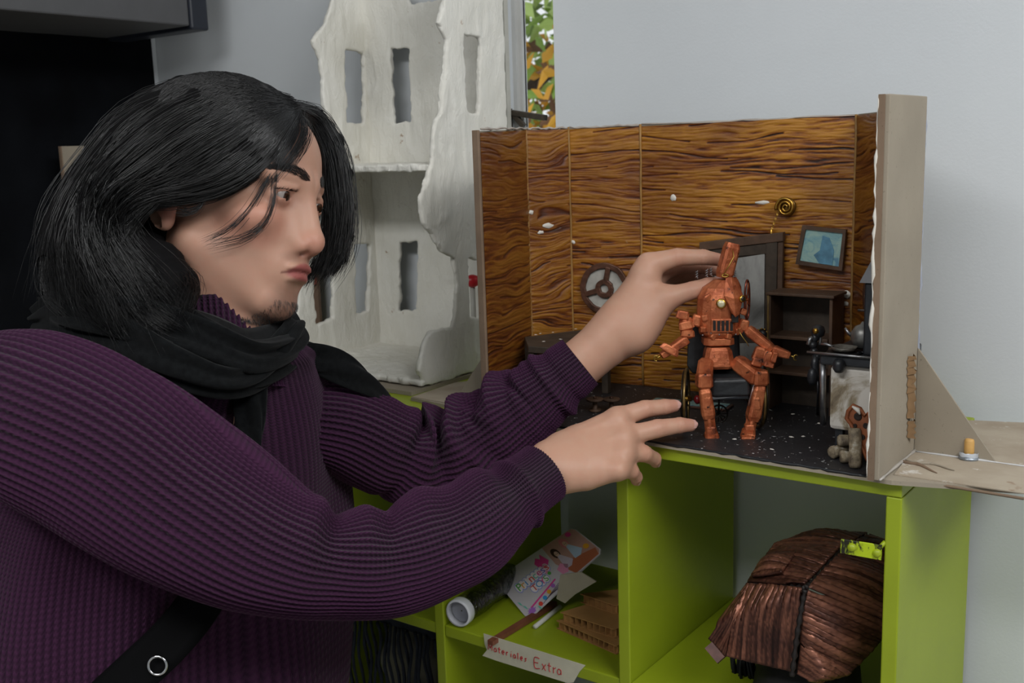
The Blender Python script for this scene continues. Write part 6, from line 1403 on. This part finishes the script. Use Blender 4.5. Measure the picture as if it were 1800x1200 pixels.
# two generic dolls printed on the right half
def doll(u, v, hair, dress, s):
    cpoly(ell_uv(u, v, .040 * s, .14 * s, 16), .0006, .0002, 'print_hair', hair, base); cpoly(ell_uv(u + .004, v + .03 * s, .022 * s, .075 * s, 14), .0008, .0002, 'print_face', flat('doll_skin', (226, 186, 170)), base)
    cpoly([(u - .012, v + .10 * s), (u + .022, v + .08 * s), (u + .085 * s, v + .36 * s), (u + .03 * s, v + .46 * s), (u - .035 * s, v + .44 * s)], .0009, .0002, 'print_gown', dress, base)
    for e in (-.008, .010): cpoly(ell_uv(u + .004 + e, v + .03 * s, .0035, .012, 8), .0010, .0001, 'print_eye', flat('doll_eye', (40, 30, 40)), base)
doll(.66, .30, flat('doll_brown', (66, 40, 34)), flat('gown_lilac', (206, 190, 206)), 1.0)
doll(.80, .22, flat('doll_pinkhair', (220, 128, 140)), flat('gown_blue', (186, 206, 230)), 1.05)
cpoly(ell_uv(.90, .10, .030, .065, 16), .0009, .0002, 'age_badge', PK[0], base); cpoly(ell_uv(.93, .62, .03, .07, 14), .0009, .0002, 'print_cupcake', PK[2], base)
cpoly([(.55, .62), (.62, .55), (.67, .68), (.62, .82), (.56, .78)], .0009, .0002, 'print_bow', PK[6], base)
# ---- corrugated cardboard offcuts, stacked
corr = cardboard('corrugated_brown', (172, 128, 78), .14)
def corr_board(name, label, poly, z0, th, rows, seed, grp):
    """two liners with fluted wall between, flutes seen along the cut edge"""
    root = thing(name, label, 'cardboard', (poly[0][0], poly[0][1], z0), 0, grp); r = random.Random(seed)
    P = [np.array([x, y]) for x, y in poly]
    L(MB().prism(poly, z0, z0 + .0012, lambda a, c, d: (a, c, d)), 'liner', corr, root); L(MB().prism(poly, z0 + th - .0012, z0 + th, lambda a, c, d: (a, c, d)), 'liner', corr, root)
    for i in range(len(P)):
        a, b_ = P[i], P[(i + 1) % len(P)]; n = max(2, int(np.linalg.norm(b_ - a) / .009)); inn = (sum(P) / len(P) - (a + b_) / 2); inn = inn / np.linalg.norm(inn) * .014
        for k in range(n):
            f0 = (k + .5) / n; c = a + (b_ - a) * f0; L(MB().bar((*(c + inn * .05), z0 + th / 2), (*(c + inn + (b_ - a) / n * r.uniform(-.2, .2)), z0 + th / 2), .0012, th - .0024), 'flute', corr, root)
    return root
fz = lambda px, py, z: tuple(onz(px, py, z)[:2])
g_ = 'corrugated cardboard offcuts in the shelf'
z1 = ZL + .0003
corr_board('cardboard_offcut', 'lowest corrugated offcut with open flutes resting on the green shelf', [fz(978, 1090, z1 + .012), fz(1083, 1135, z1 + .012), (-.640, 1.20), (-.70, 1.235)], z1, .012, 1, 1, g_)
corr_board('cardboard_offcut', 'middle corrugated offcut of the stack beside the green divider', [fz(985, 1075, z1 + .026), fz(1080, 1105, z1 + .026), (-.638, 1.21), (-.705, 1.245)], z1 + .0125, .013, 1, 2, g_)
corr_board('cardboard_offcut', 'topmost short corrugated offcut of the stack beside the divider', [fz(1020, 1042, z1 + .040), fz(1080, 1062, z1 + .040), (-.638, 1.19), (-.69, 1.225)], z1 + .026, .013, 1, 3, g_)
gc = pxslab(MB(), [(978, 1052), (985, 1010), (1020, 1005), (1048, 1022), (1010, 1045), (993, 1060)], 1.130, .002).build('grey_card_scrap', plain('grey_card', (150, 142, 124), .8, var=.06)); tag(gc, 'small grey card scrap leaning between the package card and cardboard offcuts', 'card scrap')
# ---- dark copper roof model in the right compartment
cr = NT('copper_bark', .38, .55); _v = cr.coord(); _at = cr.n('ShaderNodeAttribute', _attribute_name='grain')
cr.color(cr.mix(cr.ramp(cr.noise(_v, 16, 4, .6), [(0.35, (0, 0, 0)), (0.7, (1, 1, 1))]), cr.ramp(_at.outputs['Fac'], [(0.2, lin((26, 17, 15))), (0.6, lin((92, 56, 44))), (1.0, lin((160, 106, 84)))]), cr.ramp(_at.outputs['Fac'], [(0.2, lin((18, 13, 13))), (0.7, lin((60, 36, 32))), (1.0, lin((104, 66, 56)))])))
cr.bump(cr.noise(_v, 260, 5), .4, .001); copperbark = cr.m
hut = thing('copper_roof_model', 'dark copper strip-clad domed roof model in the right shelf compartment', 'roof model', tuple(onz(1400, 1195, ZL) * [1, 1, 0] + [0, 0, ZL]))
RD = .112                                             # the roof stands fully inside the compartment
def facet(corners, nstrip, dirv, seed, name='roof_facet', thick=.0045):
    """quad patch (4 pixel+depth corners: a0 a1 top side, b0 b1 bottom side) clad with strips running a->b"""
    a0, a1, b1, b0 = [at(c[0], c[1], c[2] + RD) for c in corners]; nu = nstrip * 5; nv = 30; r = np.random.default_rng(seed)
    u = np.linspace(0, 1, nu); v = np.linspace(0, 1, nv); U, V = np.meshgrid(u, v)
    P = (a0 + (a1 - a0) * U[..., None]) * (1 - V)[..., None] + (b0 + (b1 - b0) * U[..., None]) * V[..., None]
    n = np.cross(a1 - a0, b0 - a0); n /= np.linalg.norm(n); n = n if n @ FWD < 0 else -n
    cu = a0 * .25 + a1 * .25 + b0 * .25 + b1 * .25
    ph = U * nstrip + .25 * np.sin(V * 5 + np.floor(U * nstrip) * 2.1) * .5; k = np.floor(ph); f = ph - k
    hgt_ = r.uniform(.3, 1, 400)[k.astype(int) % 400] * .6 + .4 * np.sin(np.clip(f, 0, 1) * PI) ** .6 + .18 * r.normal(0, 1, U.shape) * (f > .1) * (f < .9) * .5
    bulge = .010 * np.sin(U * PI) * np.sin(V * PI)
    P = P + n * (hgt_ * thick * .7 + bulge)[..., None] + RGT * 0
    P[..., 0] = np.minimum(P[..., 0], -.3165); P[..., 1] = np.maximum(P[..., 1], YF + .004)
    me = grid_mesh(name, P - np.array(hut.location)); at_ = me.attributes.new('grain', 'FLOAT', 'POINT'); at_.data.foreach_set('value', np.clip(hgt_, 0, 1).astype(np.float32).ravel())
    o = setmat(link(name, me, hut), copperbark); o.modifiers.new('thick', 'SOLIDIFY').thickness = .004
    return o
T0 = 1.075
facet([(1318, 1028, 1.10), (1415, 1033, 1.035), (1392, 1188, 1.045), (1264, 1166, 1.085)], 13, 0, 1)
facet([(1402, 1130, 1.040), (1416, 1033, 1.035), (1566, 1098, 1.062), (1492, 1178, 1.052)], 11, 0, 2)
facet([(1416, 1033, 1.035), (1480, 967, 1.10), (1592, 1015, 1.118), (1567, 1099, 1.062)], 13, 0, 7)
facet([(1394, 1188, 1.045), (1403, 1129, 1.039), (1493, 1178, 1.053), (1440, 1192, 1.050)], 6, 0, 9)
facet([(1318, 1026, 1.10), (1365, 962, 1.165), (1480, 967, 1.10), (1415, 1033, 1.035)], 16, 0, 3)
facet([(1365, 962, 1.165), (1425, 944, 1.19), (1525, 944, 1.155), (1480, 967, 1.10)], 14, 0, 4)
facet([(1480, 967, 1.10), (1525, 944, 1.155), (1600, 975, 1.16), (1592, 1015, 1.118)], 12, 0, 5)
facet([(1318, 1026, 1.10), (1316, 1034, 1.10), (1262, 1166, 1.086), (1240, 1125, 1.105)], 8, 0, 6)
facet([(1326, 1016, 1.093), (1346, 984, 1.124), (1402, 974, 1.10), (1376, 1010, 1.063)], 9, 0, 8, 'patch_board', .003)
for pts in ([(1416, 1033, 1.032), (1440, 1010, 1.055), (1478, 968, 1.097)], [(1318, 1027, 1.098), (1366, 1031, 1.066), (1415, 1033, 1.033)], [(1392, 1188, 1.042), (1402, 1110, 1.036), (1415, 1036, 1.032)]):
    P = catmull([at(p[0], p[1], p[2] + RD) for p in pts], 24); L(MB().tube(list(map(Vector, P)), [.0028 + .0012 * math.sin(i * 2.3) for i in range(24)], 7), 'ridge_seam', plain('seam_black', (26, 20, 18), .6, .2), hut)
L(MB().bar(at(1246, 1134, 1.092 + RD), at(1268, 1160, 1.082 + RD), .011, .008, -FWD), 'lower_block', plain('dusty_copper', (80, 54, 48), .5, .4, var=.3, scale=80), hut)
# dark base under the roof
db = MB(); 
zc = at(1420, 1180, 1.12)
hx, hy = hut.location.x, hut.location.y
L(MB().lathe([(.060, ZL + .0005), (.064, ZL + .010), (.060, ZL + .02), (.056, at(1400, 1160, 1.20)[2])], 28, euler_m((at(1420, 1185, 1.25)[0], at(1420, 1185, 1.25)[1], 0))).rough(.002, 3), 'base_wall', plain('charcoal_wall', (14, 12, 13), .8, var=.4, scale=60, bump=.6), hut)
tuft = MB(); rq = random.Random(9); c0 = onz(1275, 1195, ZL)
for k in range(60):
    a = rq.uniform(0, 6.28); r_ = rq.uniform(0, .018); p = c0 + [r_ * math.cos(a) + .012, r_ * math.sin(a) + .03, 0]; tuft.tube([p, p + [rq.uniform(-.006, .006), rq.uniform(-.006, .006), rq.uniform(.02, .034)]], [.0022, .0006], 4)
L(tuft, 'dark_tuft', plain('tuft_black', (22, 24, 28), .9, var=.3), hut)['kind'] = 'stuff'
# ---- dark knotted fringe in the left compartment, pale bundles behind it
shawl = thing('fringed_shawl', 'dark blue knotted shawl fringe hanging in the shadowed left compartment', 'shawl', (-1.07, YF + .10, .690))
navy = plain('navy_yarn', (26, 32, 44), .9, var=.3, scale=120); rq = random.Random(12)
zt_ = ZL - T - .001
b = MB().box(-1.205, -.935, YF + .055, YF + .075, zt_ - .045, zt_ - .002); L(b, 'folded_band', navy, shawl, None, .004)
for k in range(26):
    x = -1.20 + k * .0103 + rq.uniform(-.002, .002); Lg = rq.uniform(.11, .19); y = YF + .052 + rq.uniform(-.004, .004)
    pts = [(x + .006 * math.sin(j * .9 + k) * j / 8, y + .004 * math.sin(j * 1.3 + k), zt_ - .04 - Lg * j / 8) for j in range(9)]
    L(MB().tube(pts, [.0028, .0024, .003, .0024, .0028, .0024, .0034, .0026, .0012], 6), 'tassel', navy, shawl)
clothm = plain('pale_cloth', (120, 116, 106), .85, var=.15, scale=14)
def bundle(c, r, seed, name, label, m, cat='bundle'):
    def fn(P): return s_ell(P, c, r) + .010 * vnoise(P, 26, seed) + .004 * vnoise(P, 70, seed + 1)
    v, f = surface_nets(fn, np.array(c) - np.array(r) - .02, np.array(c) + np.array(r) + .02, .005); z = c[2] - r[2]
    v[:, 2] = np.maximum(v[:, 2], ZR[2] + .0008); loc = np.array([c[0], c[1], ZR[2] + .0008]); o = setmat(link(name, np_mesh(name, v - loc, f)), m); o.location = loc; return tag(o, label, cat)
bundle((-1.115, YF + .19, ZR[2] + .105), (.070, .065, .115), 3, 'cloth_bundle', 'pale crumpled cloth bundle behind the dark fringe, the larger one', clothm)
bundle((-.992, YF + .232, ZR[2] + .075), (.050, .060, .085), 5, 'cloth_bundle', 'greyish crumpled cloth bundle behind the fringe near the green divider', plain('grey_cloth', (96, 92, 84), .85, var=.2, scale=14))
gb = thing('green_plastic_bag', 'dark green printed plastic bag at the bottom of the left compartment', 'bag', (-.955, YF + .12, ZR[2] + .0008))
gpm = plain('green_bag', (20, 92, 60), .3, var=.4, scale=25)
def fnb(P): return s_ell(P, (-.955, YF + .125, ZR[2] + .10), (.030, .040, .112)) + .006 * vnoise(P, 45, 8)
v, f = surface_nets(fnb, (-1.0, YF + .06, ZR[2] - .02), (-.90, YF + .19, ZR[2] + .23), .004); v[:, 2] = np.maximum(v[:, 2], ZR[2] + .0008); v[:, 0] = np.minimum(v[:, 0], -.9195); setmat(link('bag_body', np_mesh('bag_body', v - np.array(gb.location), f), gb), gpm)
MB().tube([(-.018 + .012 * math.cos(a), -.041 + .003 * math.sin(a), .150 + .03 * math.sin(a)) for a in np.linspace(0, 2 * PI, 20, False)], .0025, 6, True).build('print_loop', plain('bag_white', (170, 180, 176), .4), gb)
